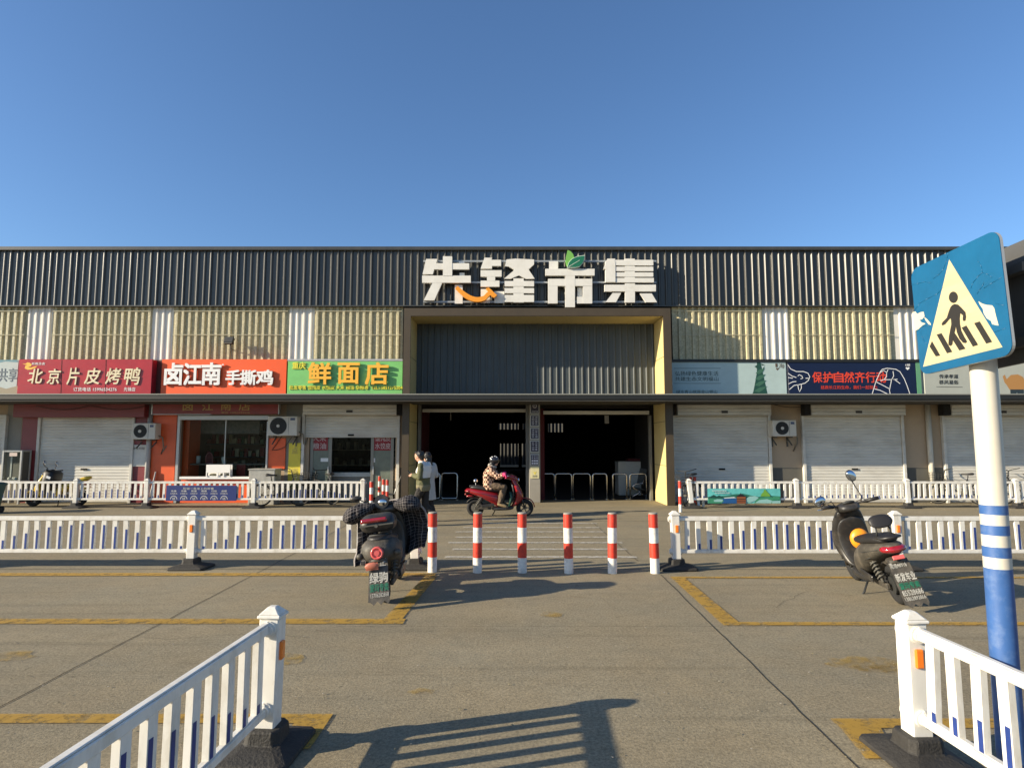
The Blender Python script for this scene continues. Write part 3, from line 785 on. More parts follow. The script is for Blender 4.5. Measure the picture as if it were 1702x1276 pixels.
for x in (100, 260, 420, 470, 640, 820, 930, 1060, 1190, 1290, 1450, 1610):
    q0, q1 = at(*z8(x, 137), YL + .2), at(*z8(x, 404), YL + .2)
    for q in (q0, q1): b.box((q.x - .02, YL + .162, q.z - .02), (q.x + .02, YB - .04, q.z + .02))
b.build('support_frame', mat('galvanised_bar', (.30, .32, .33), .5, .3), ms)
b = MB()
for r_ in ((325, 128, 362, 166), (330, 204, 362, 230), (298, 285, 350, 408), (470, 312, 530, 404), (560, 326, 626, 404), (922, 128, 982, 182), (1110, 303, 1142, 366)):
    q = P8(Rr(*r_)); b.prism(q, YL + .115, YL + .122 + .0)
b.build('backing_plate', M['letter_face'], ms)

# floodlight
Yf = YU - .3
q = at(381, 566, Yf)
fl = thing('floodlight', 'small black floodlight on a bracket above the orange sign', 'light', (q.x, Yf, q.z - .2))
b = MB(); b.obox((q.x, Yf, q.z), (.13, 0, 0), (0, .05, -.03), (0, .04, .09)); b.build('lamp_housing', M['ac_dark'], fl, bevel=.01)
b = MB(); b.tube([(q.x + .02, Yf + .04, q.z - .08), (q.x + .02, Yf + .1, q.z - .22), (q.x + .02, YU - .02, q.z - .25)], .018, 6); b.build('bracket', M['steel_grey'], fl)
b = MB(); b.obox((q.x, Yf - .053, q.z - .034), (.11, 0, 0), (0, .004, -.002), (0, .03, .065)); b.build('lamp_glass', M['dado'], fl)
# ---------------------------------------------------------------- shop signs
def ptext(mb, body, p0, p1, q0, q1, Y, bold=0.0, extr=0.0, m=0, shear=0.0):
    pm = (q0 + q1) / 2
    mb.text(body, fx(p0, pm, Y), fx(p1, pm, Y), fz(q1, Y), fz(q0, Y), Y, bold, extr, m, None, shear)
def pflat(mb, pts, Y, m=0): mb.add([at(x, y_, Y) for x, y_ in pts], [tuple(range(len(pts)))], m)
def pline(mb, pts, Y, wd, m=0):                               # a drawn line of px points as a flat ribbon
    q = [at(x, y_, Y) for x, y_ in pts]; vs_ = []
    for i, p in enumerate(q):
        d = (q[min(i + 1, len(q) - 1)] - q[max(i - 1, 0)]).normalized(); n_ = Vector((-d.z, 0, d.x)) * wd / 2
        vs_ += [p - n_, p + n_]
    mb.add(vs_, [(2 * i, 2 * i + 2, 2 * i + 3, 2 * i + 1) for i in range(len(q) - 1)], m)
def sign(name, label, p0, p1, q0, q1, Y, dep, m, extra=None):
    pm = (q0 + q1) / 2
    x0, x1, z0, z1 = fx(p0, pm, Y), fx(p1, pm, Y), fz(q1, Y), fz(q0, Y)
    t = thing(name, label, 'sign', ((x0 + x1) / 2, Y + dep, z0))
    b = MB(); b.box((x0, Y, z0), (x1, Y + dep, z1)); b.build('sign_board', m, t, bevel=.006)
    return t
gold = flat('cream_lettering', 250, 235, 195, .75)
white_l = M['white_plain']
YS = 18.10
e_ = .004
# pale sign cut by the frame
s = sign('shop_sign', 'pale blue sign with grey lettering beside the maroon duck sign', -70, 29, 598, 655, YS, .2, flat('pale_blue_print', 205, 218, 215, .62, var=.12, vs_=3))
b = MB(); ptext(b, '和谐共享', -34, 28, 612, 634, YS - e_, .012); b.build('lettering', flat('slate_ink', 95, 115, 130, .6), s)
b = MB(); pflat(b, [(-70, 655), (29, 655), (29, 641), (10, 646), (-10, 640), (-40, 645), (-70, 640)], YS - .003); b.build('painted_hills', flat('brown_print', 175, 160, 130, .6), s)
b = MB(); pflat(b, [(-70, 598), (29, 598), (29, 602), (8, 600.5), (-12, 605), (-40, 601), (-70, 606)], YS - .003); b.build('painted_sky', flat('teal_print', 95, 160, 175, .6), s)
# maroon roast duck sign
YR = 17.98
s = sign('shop_sign', 'maroon roast duck shop sign with cream brush lettering and a yellow emblem', 30, 252, 597, 655, YR, .3, mat('maroon_sign_face', (.40, .022, .030), .28, var=.16, vs_=2.2, dirt=(.30, .05, .06), dirt_amt=.4, dirt_scale=3))
b = MB()
for ch, a, c, q0, q1 in (('北', 47, 71, 613, 637), ('京', 79, 101, 613, 638), ('片', 112, 132, 611, 639), ('皮', 141, 167, 612, 638), ('烤', 176, 201, 612, 638), ('鸭', 207, 233, 611, 639)):
    ptext(b, ch, a, c, q0, q1, YR - .012, .014, .012, 0, .12)
b.build('lettering', gold, s)
b = MB(); ptext(b, '订货电话 15996534276', 122, 194, 643.5, 650, YR - e_, .008); ptext(b, '先锋店', 206, 225, 643.5, 650, YR - e_, .008); ptext(b, '新概念食', 53, 75, 602, 606.5, YR - e_, .004); b.build('small_lettering', white_l, s)
b = MB()
pflat(b, [(37, 604), (42, 604.5), (46, 602), (50, 603), (53, 606), (51, 609), (47, 610), (50, 611), (57, 609), (62.5, 608), (59, 611), (52, 614), (46, 614.5), (41, 612), (42, 608), (45, 606), (42, 606)], YR - .004)
b.build('emblem', flat('yellow_emblem', 250, 190, 40, .8), s)
b = MB(); pflat(b, [(30, 654), (100, 654), (95, 648), (85, 645), (72, 646), (60, 641), (48, 646), (30, 650)], YR - .002); b.build('printed_hills', mat('red_hill_print', (.36, .02, .03), .3), s)
b = MB()
for p in (102, 175.5): pline(b, [(p + .8, 597.5), (p - 1, 654.5)], YR - .0035, .014)
b.build('panel_seam', M['black'], s)
# orange sign
s = sign('shop_sign', 'orange shredded chicken shop sign with thick white raised lettering', 268, 476, 597, 655, YS, .2, flat('orange_sign_face', 252, 92, 28, .88, var=.05, vs_=3, dirt=(.55, .10, .03), dirt_amt=.4, dirt_scale=2, stretch=(1, 1, .3)))
b = MB()
for ch, a, c, q0, q1 in (('卤', 274.5, 303.5, 604, 639), ('江', 306, 335, 604.5, 639), ('南', 336, 367, 603.5, 639)): ptext(b, ch, a, c, q0, q1, YS - .042, .034, .02)
for ch, a, c, q0, q1 in (('手', 376, 399.5, 615.5, 639), ('撕', 400, 426, 615.5, 639), ('鸡', 427, 453.5, 615, 639)): ptext(b, ch, a, c, q0, q1, YS - .042, .034, .02)
b.build('raised_lettering', M['white_plain'], s)
b = MB(); q = at(371, 606, YS - .04); b.disc(q, (0, 1, 0), .022, .04, 0, 12); b.build('round_mark', M['white_plain'], s)
b = MB(); fbox(b, 254, 267.5, 598, 655, YS + .12, YS + .2); b.build('set_back_strip', mat('dark_brown_strip', (.10, .028, .018), .5), s)  # dark brown strip set back at the left of the board
# green noodle sign
s = sign('shop_sign', 'green fresh noodle shop sign with raised yellow lettering', 478, 669, 600, 655, YS, .2, flat('green_sign_face', 122, 196, 112, .92, var=.10, vs_=3, dirt=(.16, .36, .12), dirt_amt=.5, dirt_scale=2))
b = MB()
for ch, a, c, q0, q1 in (('鲜', 513, 550, 603, 638), ('面', 562, 597, 603.5, 637), ('店', 608, 645, 603, 638.5)): ptext(b, ch, a, c, q0, q1, YS - .062, .03, .025)
b.build('raised_lettering', flat('yellow_letter', 255, 190, 60, .85), s)
b = MB(); ptext(b, '重庆', 486, 508, 602, 613, YS - .015, .02, .012); ptext(b, '批发零售 馄饨皮 水饺皮 大米 粮油 杂粮等  TEL:15851275204', 481, 669, 640.5, 647.5, YS - .012, .012, .008)
b.build('small_lettering', flat('lemon_letter', 250, 240, 80, .85), s)
b = MB(); fbox(b, 478, 669, 596.5, 599.8, YS - .012, YS + .15); b.build('top_rail', M['silver'], s)
# posters right of the portal
YP = 18.33
s = sign('poster_board', 'pale blue green poster of a bamboo shoot right of the entrance portal', 1117, 1307, 598, 656.5, YP, .06, flat('bamboo_poster_ground', 200, 222, 218, .66, var=.08, vs_=2))
b = MB(); ptext(b, '弘扬绿色健康生活', 1122, 1194, 616.5, 624.5, YP - e_, .004); ptext(b, '共建生态文明福山', 1122, 1194, 626, 633, YP - e_, .004); ptext(b, '绿水青山就是金山银山', 1124, 1192, 648, 653.5, YP - e_, .004)
for q in (612, 637): pline(b, [(1120, q), (1198, q)], YP - .003, .012)
b.build('lettering', flat('grey_green_ink', 85, 110, 110, .5), s)
b = MB()
pflat(b, [(1258, 602), (1264, 602), (1268, 620), (1272, 638), (1276, 656), (1251, 656), (1255, 636), (1258, 618)], YP - .003, 0)
for q in (612, 622, 632, 642): pflat(b, [(1256 - (q - 612) * .1, q + 8), (1262, q + 2), (1271 + (q - 612) * .15, q), (1268, q + 6), (1262, q + 10)], YP - .006, 1)
pflat(b, [(1254, 609), (1259, 606), (1258, 612)], YP - .005); pflat(b, [(1265, 604), (1272, 607), (1266, 607)], YP - .005); pflat(b, [(1250, 655), (1254, 648), (1258, 655)], YP - .005); pflat(b, [(1268, 612), (1271, 608), (1268, 618)], YP - .005)
b.build('bamboo_shoot', [flat('bamboo_dark', 40, 90, 75, .6), flat('bamboo_mid', 75, 125, 100, .6)], s)
b = MB(); ptext(b, 'I', 1289, 1292, 604, 610, YP - e_, .01); pflat(b, [(1292, 615.5), (1289.5, 612.5), (1290.5, 611), (1292, 612), (1293.5, 611), (1295, 612.5)], YP - e_); ptext(b, '海', 1294, 1304, 604, 612, YP - e_); b.build('small_mark', flat('brown_mark', 120, 100, 80, .5), s)
s = sign('poster_board', 'navy blue poster with red lettering and white line drawings', 1310, 1523, 598, 656.5, YP, .06, flat('navy_poster_ground', 8, 36, 84, .42, var=.12, vs_=3))
Z5 = 1702 / 402
def z5(pts): return [(1300 + x / Z5, 580 + y_ / Z5) for x, y_ in pts]
b = MB()
for ch, k in zip('保护自然齐行动', range(7)): 
    a = 213 + k * 75; q = z5([(a, 162), (a + 68, 235)]); ptext(b, ch, q[0][0], q[1][0], q[0][1], q[1][1], YP - e_, .022)
q = z5([(272, 256), (668, 282)]); ptext(b, '拯救长江的生命，我们一起努力', q[0][0], q[1][0], q[0][1], q[1][1], YP - e_, .004)
b.build('lettering', flat('red_poster_ink', 240, 75, 45, .8), s)
b = MB()
for kd, pts in enumerate(([(40, 110), (60, 140), (100, 158), (150, 158), (182, 170), (195, 195), (185, 220), (160, 240), (120, 250), (85, 255), (50, 285)],
            [(110, 190), (120, 180), (140, 190), (145, 205), (130, 210)], [(45, 245), (75, 230), (100, 228)], [(110, 250), (115, 280), (122, 300), (135, 275), (135, 250)], [(42, 170), (70, 190), (100, 200)], [(42, 200), (75, 205)], [(165, 205), (190, 205)],
            [(632, 322), (650, 260), (665, 215), (690, 160), (705, 142), (740, 135), (800, 142), (830, 160), (860, 210), (880, 260), (902, 325)],
            [(690, 165), (715, 150), (735, 165), (735, 195), (715, 215), (690, 222)], [(715, 215), (770, 215), (785, 190), (780, 155)], [(785, 210), (830, 243)], [(785, 215), (812, 212)], [(655, 228), (700, 250), (752, 278)], [(650, 280), (690, 290), (750, 320)], [(770, 215), (755, 290), (762, 322)], [(735, 165), (745, 145)])):
    if kd == 7: b.build('line_drawing', white_l, s); b = MB()
    pline(b, z5(pts), YP - .0065, .020)
b.build('line_drawing', white_l, s)
b = MB(); q = z5([(868, 104), (902, 120)]); ptext(b, 'I爱', q[0][0], q[1][0], q[0][1], q[1][1], YP - e_, .008); pflat(b, z5([(883, 148), (868, 134), (875, 126), (883, 132), (891, 126), (898, 134)]), YP - e_); b.build('small_mark', white_l, s)
b = MB(); fbox(b, 1523.5, 1531, 602, 656, YP - .005, YP + .06); b.build('green_strip', flat('green_strip_print', 120, 185, 140, .6), s)
s = sign('poster_board', 'pale poster with brush lettering and an orange figure behind the crossing sign pole', 1536, 1725, 598, 656.5, YP, .06, flat('cream_poster_ground', 205, 208, 195, .62, var=.05))
b = MB(); q = z5([(1105, 178), (1238, 207), (1105, 219), (1240, 248)]); ptext(b, '传承孝道', q[0][0], q[1][0], q[0][1], q[1][1], YP - e_, .012); ptext(b, '移风易俗', q[2][0], q[3][0], q[2][1], q[3][1], YP - e_, .012); pline(b, z5([(1085, 265), (1270, 268)]), YP - .003, .012); b.build('lettering', flat('ink_black', 45, 45, 42, .6), s)
b = MB()
pflat(b, z5([(1552, 192), (1566, 180), (1580, 212), (1610, 182), (1660, 178), (1692, 195), (1720, 240), (1700, 285), (1600, 285), (1582, 255), (1565, 235)]), YP - .003, 0)
pflat(b, z5([(1605, 284), (1700, 284), (1702, 328), (1660, 328), (1652, 300), (1645, 328), (1608, 328)]), YP - .0045, 1)
b.build('printed_figure', [flat('tan_print', 205, 150, 85, .65), flat('dark_print', 60, 75, 80, .5)], s)
b = MB(); fbox(b, 1117, 1800, 597, 601.5, YP - .03, YP + .055); tag(b.build('poster_rail', M['canopy']), 'grey steel rail running along the top of the posters right of the portal', 'rail')
# board with gold lettering under the canopy
Yd = 18.2
s = sign('shop_sign', 'dark red board with dull gold lettering under the canopy above the serving window', 252.5, 463, 667.5, 688, Yd, .12, mat('dull_red_board', (.22, .03, .028), .4, var=.25, vs_=2))
b = MB()
for ch, a, c in (('卤', 304, 321), ('江', 336, 354), ('南', 367, 384), ('店', 397, 416)): ptext(b, ch, a, c, 668.5, 682, Yd - e_, .012)
ptext(b, '电话 15052299528', 368, 415, 684, 687, Yd - e_, .004)
b.build('lettering', mat('dull_gold', (.42, .30, .09), .5), s)
b = MB(); fbox(b, 251.5, 253.5, 667, 688.8, Yd - .012, Yd + .1); fbox(b, 462.5, 464, 667, 688, Yd - .012, Yd + .1); fbox(b, 253.5, 350, 688, 689, Yd - .012, Yd + .1); b.build('edge_trim', M['silver'], s)

# column plaques
Yq = YE - .62
zp = [(666.5, 687.5, 'logo'), (689.5, 708.5, 'a'), (711, 730, 'a'), (732, 751.5, 'a'), (754.5, 774, 'b')]
dk = mat('plum_plaque', (.022, .014, .030), .35)
txts = ['先锋市集', '文明经营', '诚信服务', '公平交易']
for i, (q0, q1, k) in enumerate(zp):
    cap = ['topmost dark plaque with a round emblem on the entrance column', 'second dark plaque from the top of the entrance column', 'middle dark plaque of two lettered columns on the entrance column', 'fourth dark plaque from the top of the entrance column', 'lowest dark plaque, with bright squares, on the entrance column'][i]
    t = sign('column_plaque', cap, 881.2, 896.3, q0, q1, Yq - .03, .03, M['silver']); t['group'] = 'plaques on the entrance column'
    b = MB(); fbox(b, 882.4, 895.2, q0 + 1.2, q1 - 1.2, Yq - .034, Yq - .0305); b.build('plaque_face', dk, t)
    b = MB()
    if k == 'logo':
        b.torus(at(888.8, q0 + 8, Yq - .036), (0, 1, 0), .055, .010, 0, 20, 6); b.text('C', *(lambda c: (c.x - .025, c.x + .025, c.z - .03, c.z + .03))(at(888.8, q0 + 8, Yq)), Yq - .037, .02)
        ptext(b, '先锋市集', 884, 894, q1 - 5, q1 - 2.5, Yq - .037, .004)
    elif k == 'a':
        for c_, ch in enumerate((txts[i % 4], txts[(i + 1) % 4])):
            for r_ in range(4): ptext(b, ch[r_], 884.2 + c_ * 5.3, 888 + c_ * 5.3, q0 + 2.2 + r_ * 3.7, q0 + 5.2 + r_ * 3.7, Yq - .037, .006)
    else:
        for c_ in range(3):
            for r_ in range(2): ptext(b, '先锋市集文明'[c_ * 2 + r_], 883.6 + c_ * 3.8, 886.6 + c_ * 3.8, q0 + 2 + r_ * 3.4, q0 + 4.6 + r_ * 3.4, Yq - .037, .004)
            for r_ in range(2): fbox(b, 883.6 + c_ * 3.8, 886.6 + c_ * 3.8, q0 + 9.5 + r_ * 4.2, q0 + 12.6 + r_ * 4.2, Yq - .038, Yq - .035)
    b.build('lettering', flat('plaque_white', 225, 222, 230, .7), t)
t = sign('notice_board', 'cream notice with a small yellow emblem low on the entrance column', 882, 896.3, 775.5, 795, Yq - .02, .02, flat('cream_notice', 235, 225, 175, .7))
b = MB(); pflat(b, [(889, 789), (886, 783), (889, 785), (892, 783)], Yq - .024, 0); ptext(b, '公示', 885, 893, 789.5, 792.5, Yq - .024, .006, 0, 1); b.build('emblem', [M['yellow_banner'], flat('notice_ink', 110, 105, 90, .5)], t)

# ---------------------------------------------------------------- fittings of the shop fronts
def ac_unit(label, p0, p1, q0, q1, fan_r, fan_x):
    Y = YW - .38; pm = (q0 + q1) / 2
    x0, x1, z0, z1 = fx(p0, pm, Y), fx(p1, pm, Y), fz(q1, Y), fz(q0, Y)
    t = thing('air_conditioner', label, 'air conditioner', ((x0 + x1) / 2, YW, z0 - .2), group='outdoor air conditioner units under the canopy')
    W = x1 - x0
    b = MB(); b.box((x0, Y, z0), (x1, YW - .07, z1)); b.build('casing', M['ac_white'], t, bevel=.02, seg=2)
    cx, cz, r_ = x0 + W * fan_x, (z0 + z1) / 2, (z1 - z0) * fan_r
    b = MB(); b.disc((cx, Y - .006, cz), (0, 1, 0), r_, .012, 0, 32)
    for k in range(1, 6): b.torus((cx, Y - .016, cz), (0, 1, 0), r_ * k / 6, .005, 0, 28, 5)
    for k in range(12):
        a = math.pi * k / 6; b.tube([(cx + .04 * math.cos(a), Y - .018, cz + .04 * math.sin(a)), (cx + r_ * .97 * math.cos(a), Y - .018, cz + r_ * .97 * math.sin(a))], .004, 4)
    g_ = b.build('fan_guard', M['ac_dark'], t)
    b = MB(); b.disc((cx, Y - .024, cz), (0, 1, 0), .045, .014, 0, 16); b.build('fan_hub', M['ac_white'], g_)
    b = MB(); b.box((x1 - W * .24, Y - .004, z1 - .12), (x1 - W * .08, Y - .001, z1 - .05)); b.build('label_plate', flat('ac_label', 95, 110, 150, .6), t)
    b = MB(); xs = x0 + W * .70; b.box((xs, Y - .003, z0 + .03), (xs + .008, Y - .0005, z1 - .03)); b.build('panel_groove', M['dado'], t)
    b = MB()
    for x in (x0 + .1, x1 - .15):
        b.box((x, Y + .02, z0 - .04), (x + .04, YW - .003, z0 - .003)); b.obox((x + .02, YW - .17, z0 - .15), (.015, 0, 0), (0, .15, .10), (0, -.008, .012)); b.box((x, YW - .045, z0 - .3), (x + .04, YW - .005, z0 - .042))
    b.build('wall_bracket', M['dado'], t)
    b = MB(); b.tube([(x1 - .02, YW - .2, z0 + .12), (x1 + .10, YW - .16, z0 + .05), (x1 + .11, YW - .1, z0 - .22), (x1 + .02, YW - .06, z0 - .42), (x1 + .16, YW - .04, z0 - .2), (x1 + .2, YW + .02, z0 - .02)], .02, 6); b.build('hose', flat('hose_grey', 170, 160, 140, .5), t)
    return t
ac_unit('small air conditioner unit over the maroon column by the orange shop', 219, 258, 703, 730, .40, .36)
ac_unit('large white air conditioner unit between the orange shop and noodle shop', 445, 494, 691.5, 724, .43, .36)
ac_unit('air conditioner unit on the beige pier between two closed shutters', 1284, 1324, 698, 725, .40, .40)
Yw = YW - .065
def plate(name, label, cat, p0, p1, q0, q1, Y, dep, m): 
    b = MB(); fbox(b, p0, p1, q0, q1, Y - dep, Y); return tag(b.build(name, m, bevel=.003), label, cat)
t = sign('notice_board', 'pale paper notice pasted on the maroon column', 218.5, 243, 739, 775, YW - .075, .012, M['paper'])
b = MB(); ptext(b, '营业时间', 221, 240, 743, 747, YW - .08, .004); b.build('lettering', M['dado'], t)
t = sign('banner', 'yellow vertical banner on the pier left of the noodle shop', 479, 499, 736, 806, YW - .03, .02, M['yellow_banner'])
b = MB(); ptext(b, '点', 485, 495, 742, 754, YW - .035, .02, 0, 0); ptext(b, '面', 485, 495, 779, 792, YW - .035, .01, 0, 0); b.build('lettering', mat('banner_ink', (.50, .40, .10), .6), t)
b = MB(); fbox(b, 479.5, 498.5, 800, 812, YW - .036, YW - .031); b.build('green_foot', flat('banner_green', 95, 120, 40, .6), t)
red_s = flat('red_sticker', 175, 35, 45, .6)
for p0, p1, l1, l2, lab in ((516, 545, '大米', '粮油', 'red sticker with two white characters a row on the left door of the noodle shop'), (620, 652, '馄饨皮', '水饺皮', 'red sticker with three white characters a row on the right door of the noodle shop')):
    Y = YW + .074
    b = MB(); pm = 738; b.box((fx(p0, pm, Y), Y - .003, fz(748.5, Y)), (fx(p1, pm, Y), Y - .0005, fz(721, Y)))
    t = thing('window_sticker', lab, 'sticker', (fx((p0 + p1) / 2, 738, Y), Y, fz(748, Y)))
    b.build('sticker_sheet', red_s, t)
    b = MB(); ptext(b, l1, p0 + 3.5, p1 - 3, 724, 733, Y - .006, .01); ptext(b, l2, p0 + 3.5, p1 - 3, 736, 746, Y - .006, .01); b.build('lettering', flat('sticker_white', 225, 205, 200, .7), t)
plate('door_notice', 'small white card stuck on the left glass door of the noodle shop', 'card', 533, 545.5, 761, 767, YW + .078, .004, M['white_plain'])
plate('door_notice', 'tiny pale card stuck on the edge of the right glass door', 'card', 620, 623.5, 761, 768, YW + .078, .004, M['white_plain'])
# noodle counter
Y = YW + .45
t = thing('shop_counter', 'grey counter inside the noodle shop doorway', 'counter', (fx(582, 800, Y), Y, 0))
b = MB(); fbox(b, 549, 617, 793, None, Y, Y + .5); b.build('counter_body', M['grey_wall'], t, bevel=.01)
b = MB(); fbox(b, 546, 619, 785, 792.5, Y - .05, Y + .55); b.build('counter_top', M['paper'], t, bevel=.01)
# things at the serving window
Y = YW - .22
t = thing('serving_tray_stand', 'white display stand with three arched openings on the serving window sill', 'display stand', (fx(363, 783, Y), Y, fz(792, Y)))
b = MB()
x0, x1, z0, z1 = fx(343, 783, Y), fx(383, 783, Y), fz(791.8, Y), fz(772, Y)
Wd = x1 - x0
holes_ = [(x0 + Wd * .05, x0 + Wd * .44, z0 - .1, z0 + (z1 - z0) * .32), (x0 + Wd * .52, x0 + Wd * .70, z0 - .1, z0 + (z1 - z0) * .30), (x0 + Wd * .76, x0 + Wd * .97, z0 - .1, z0 + (z1 - z0) * .32)]
holed(b, x0, x1, z0, z1, Y - .02, Y, holes_); b.box((x0, Y + .001, z0), (x1, Y + .14, z0 + .02)); b.box((x0, Y + .12, z0 + .021), (x1, Y + .14, z1))
b.build('stand_body', M['white_plain'], t, bevel=.004)
b = MB()
for h in holes_: b.ell(((h[0] + h[1]) / 2, Y + .06, z0 + .05), ((h[1] - h[0]) * .42, .05, .035))
b.build('tray_food', M['khaki'], t)
Y = YW + .35
shelf_z = fz(770, Y)
b = MB(); b.box((win[0] + .05, Y, shelf_z - .05), (win[1] - .1, Y + .5, shelf_z - .004)); b.box((win[0] + .1, Y + .05, .0), (win[0] + .16, Y + .11, shelf_z - .05)); b.box((win[1] - .3, Y + .05, .0), (win[1] - .24, Y + .11, shelf_z - .05)); tag(b.build('kitchen_table', M['dado'], bevel=.005), 'dark steel table inside the serving window', 'table')
t = thing('mirror_frame', 'small arched pink framed mirror on the table inside the serving window', 'mirror', (fx(342.5, 760, Y), Y + .2, shelf_z))
x, z = fx(342.5, 760, Y), shelf_z
arch = [(x - .10, z), (x - .10, z + .2), (x - .07, z + .28), (x, z + .33), (x + .07, z + .28), (x + .10, z + .2), (x + .10, z)]
b = MB(); b.tube([(p, Y + .2, q) for p, q in arch] + [(x - .1, Y + .2, z)], .012, 6); b.build('frame', flat('pink_frame', 225, 150, 150, .6), t)
b = MB(); b.prism(arch, Y + .2, Y + .206); b.build('glass_sheet', M['hall_red'], t)
b = MB(); x = fx(323, 760, Y); b.tube([(x, Y + .25, shelf_z), (x, Y + .25, shelf_z + .22)], .06, 14); tag(b.build('paper_roll', M['paper']), 'pale paper roll standing on the table inside the serving window', 'paper roll')
b = MB(); x = fx(367, 762, Y); b.obox((x, Y + .2, shelf_z + .09), (.06, 0, 0), (0, .01, .02), (0, -.03, .085)); tag(b.build('price_stand', M['paper'], bevel=.004), 'small pale price stand on the table inside the serving window', 'price stand')
b = MB(); x = fx(401, 780, Y); b.box((x - .13, Y - .02, fz(791, Y)), (x + .13, Y - .005, fz(772, Y))); tag(b.build('menu_card', flat('red_menu', 150, 40, 30, .6, var=.4, vs_=10)), 'red printed menu card hanging behind the serving window', 'menu')
b = MB(); z = fz(703, YW + 1.2); b.box((fx(305, 703, YW + 1.2), YW + 1.2, z), (fx(376, 703, YW + 1.2), YW + 1.3, z + .04)); tag(b.build('tube_light', M['white_plain']), 'white tube light hanging under the ceiling of the serving window room', 'lamp')
# laminate stall box in front of the orange shop
Y = YW - .70
t = thing('stall_counter', 'grey marbled stall counter in front of the orange shop', 'counter', (fx(434, 810, Y), Y, 0))
b = MB(); fbox(b, 413, 456, 781, None, Y, Y + .5); b.build('counter_body', M['marble'], t, bevel=.01)
b = MB(); fbox(b, 412, 457.5, 779, 781, Y - .02, Y + .52); b.build('counter_top', M['marble'], t, bevel=.004)
# glazed display cabinet by the left shutter
Y = YW - .46
x0, x1 = fx(2, 775, Y), fx(35, 775, Y); z1 = fz(748, Y)
t = thing('display_cabinet', 'aluminium framed glass cabinet in front of the maroon column', 'cabinet', ((x0 + x1) / 2, Y, 0))
b = MB()
for a, c in ((x0, x0 + .05), (x1 - .05, x1)):
    b.box((a, Y, 0), (c, Y + .05, z1)); b.box((a, Y + .32, 0), (c, Y + .37, z1))
for z in (.12, .62, z1 - .05): b.box((x0 + .05, Y + .003, z), (x1 - .05, Y + .047, z + .05)); b.box((x0 + .05, Y + .323, z), (x1 - .05, Y + .367, z + .05))
b.box((x0 + .003, Y + .05, z1 - .045), (x1 - .003, Y + .32, z1 - .003)); b.box((x0 + .003, Y + .05, .63), (x1 - .003, Y + .32, .665))
b.build('cabinet_frame', M['silver'], t, bevel=.004)
b = MB(); b.box((x0 + .05, Y + .02, .17), (x1 - .05, Y + .026, .62)); b.box((x0 + .05, Y + .33, .17), (x1 - .05, Y + .336, z1 - .05)); b.box((x1 - .03, Y + .05, .05), (x1 - .024, Y + .32, z1 - .05)); b.build('cabinet_panel', M['dado'], t)  # the side panel is added to stop sun passing through the cabinet
b = MB(); b.box((x0 + .05, Y + .02, .67), (x1 - .05, Y + .026, z1 - .05)); b.build('cabinet_glass', M['glass'], t)
b = MB()
for k in range(5): b.ell((x0 + .12 + k * .09, Y + .18 + .04 * (k % 2), .71), (.05, .05, .045))
b.build('stored_goods', M['paper'], t)
b = MB(); b.box((x0 + .2, Y + .012, z1 - .17), (x0 + .42, Y + .018, z1 - .07)); b.build('price_label', flat('pale_label', 225, 205, 195, .7), t)

# steel hoops and bench at the entrance
def hoop(label, p0, p1, q0, Y, closed=False, gr='steel hoop barriers across the entrance'):
    x0, x1 = fx(p0, 805, Y), fx(p1, 805, Y); z = fz(q0, Y); r_ = .07
    xc = (x0 + x1) / 2
    t = thing('hoop_barrier', label, 'barrier', (xc, Y, 0), group=gr)
    b = MB()
    zb = .02 if not closed else .10
    top = [(x0, Y, zb), (x0, Y, z - r_), (x0 + .02, Y, z - .02), (x0 + r_, Y, z), (x1 - r_, Y, z), (x1 - .02, Y, z - .02), (x1, Y, z - r_), (x1, Y, zb)]
    if closed: top += [(x1 - .03, Y, zb - .05), (x0 + .03, Y, zb - .05), (x0, Y, zb)]
    b.tube(top, .025, 8); b.build('steel_tube', M['stainless'], t)
    b = MB()
    for x in (x0, x1): b.disc((x, Y, .012), (0, 0, 1), .055, .022, 0, 14)
    b.build('foot_plate', M['stainless'], t)
YG = 19.5
names = ['steel hoop partly hidden behind the right side of the entrance column', 'steel hoop next to the one hidden by the entrance column', 'middle steel hoop of the right entrance opening', 'narrow steel hoop left of the gap in the right opening', 'steel hoop right of the gap before the bench', 'rightmost steel hoop in front of the bench end']
for (p0, p1), nm in zip(((899, 921.5), (923, 950), (952.5, 981), (985, 1008.5), (1018.5, 1041.5), (1047, 1074.5)), names): hoop(nm, p0, p1, 787, YG + random.uniform(-.05, .15))
hoop('closed steel frame barrier behind the walking pair', 711, 731, 786, 19.4, True, 'closed steel frames in the left opening')
hoop('wider closed steel frame barrier left of the scooter rider', 734, 760, 786, 19.4, True, 'closed steel frames in the left opening')
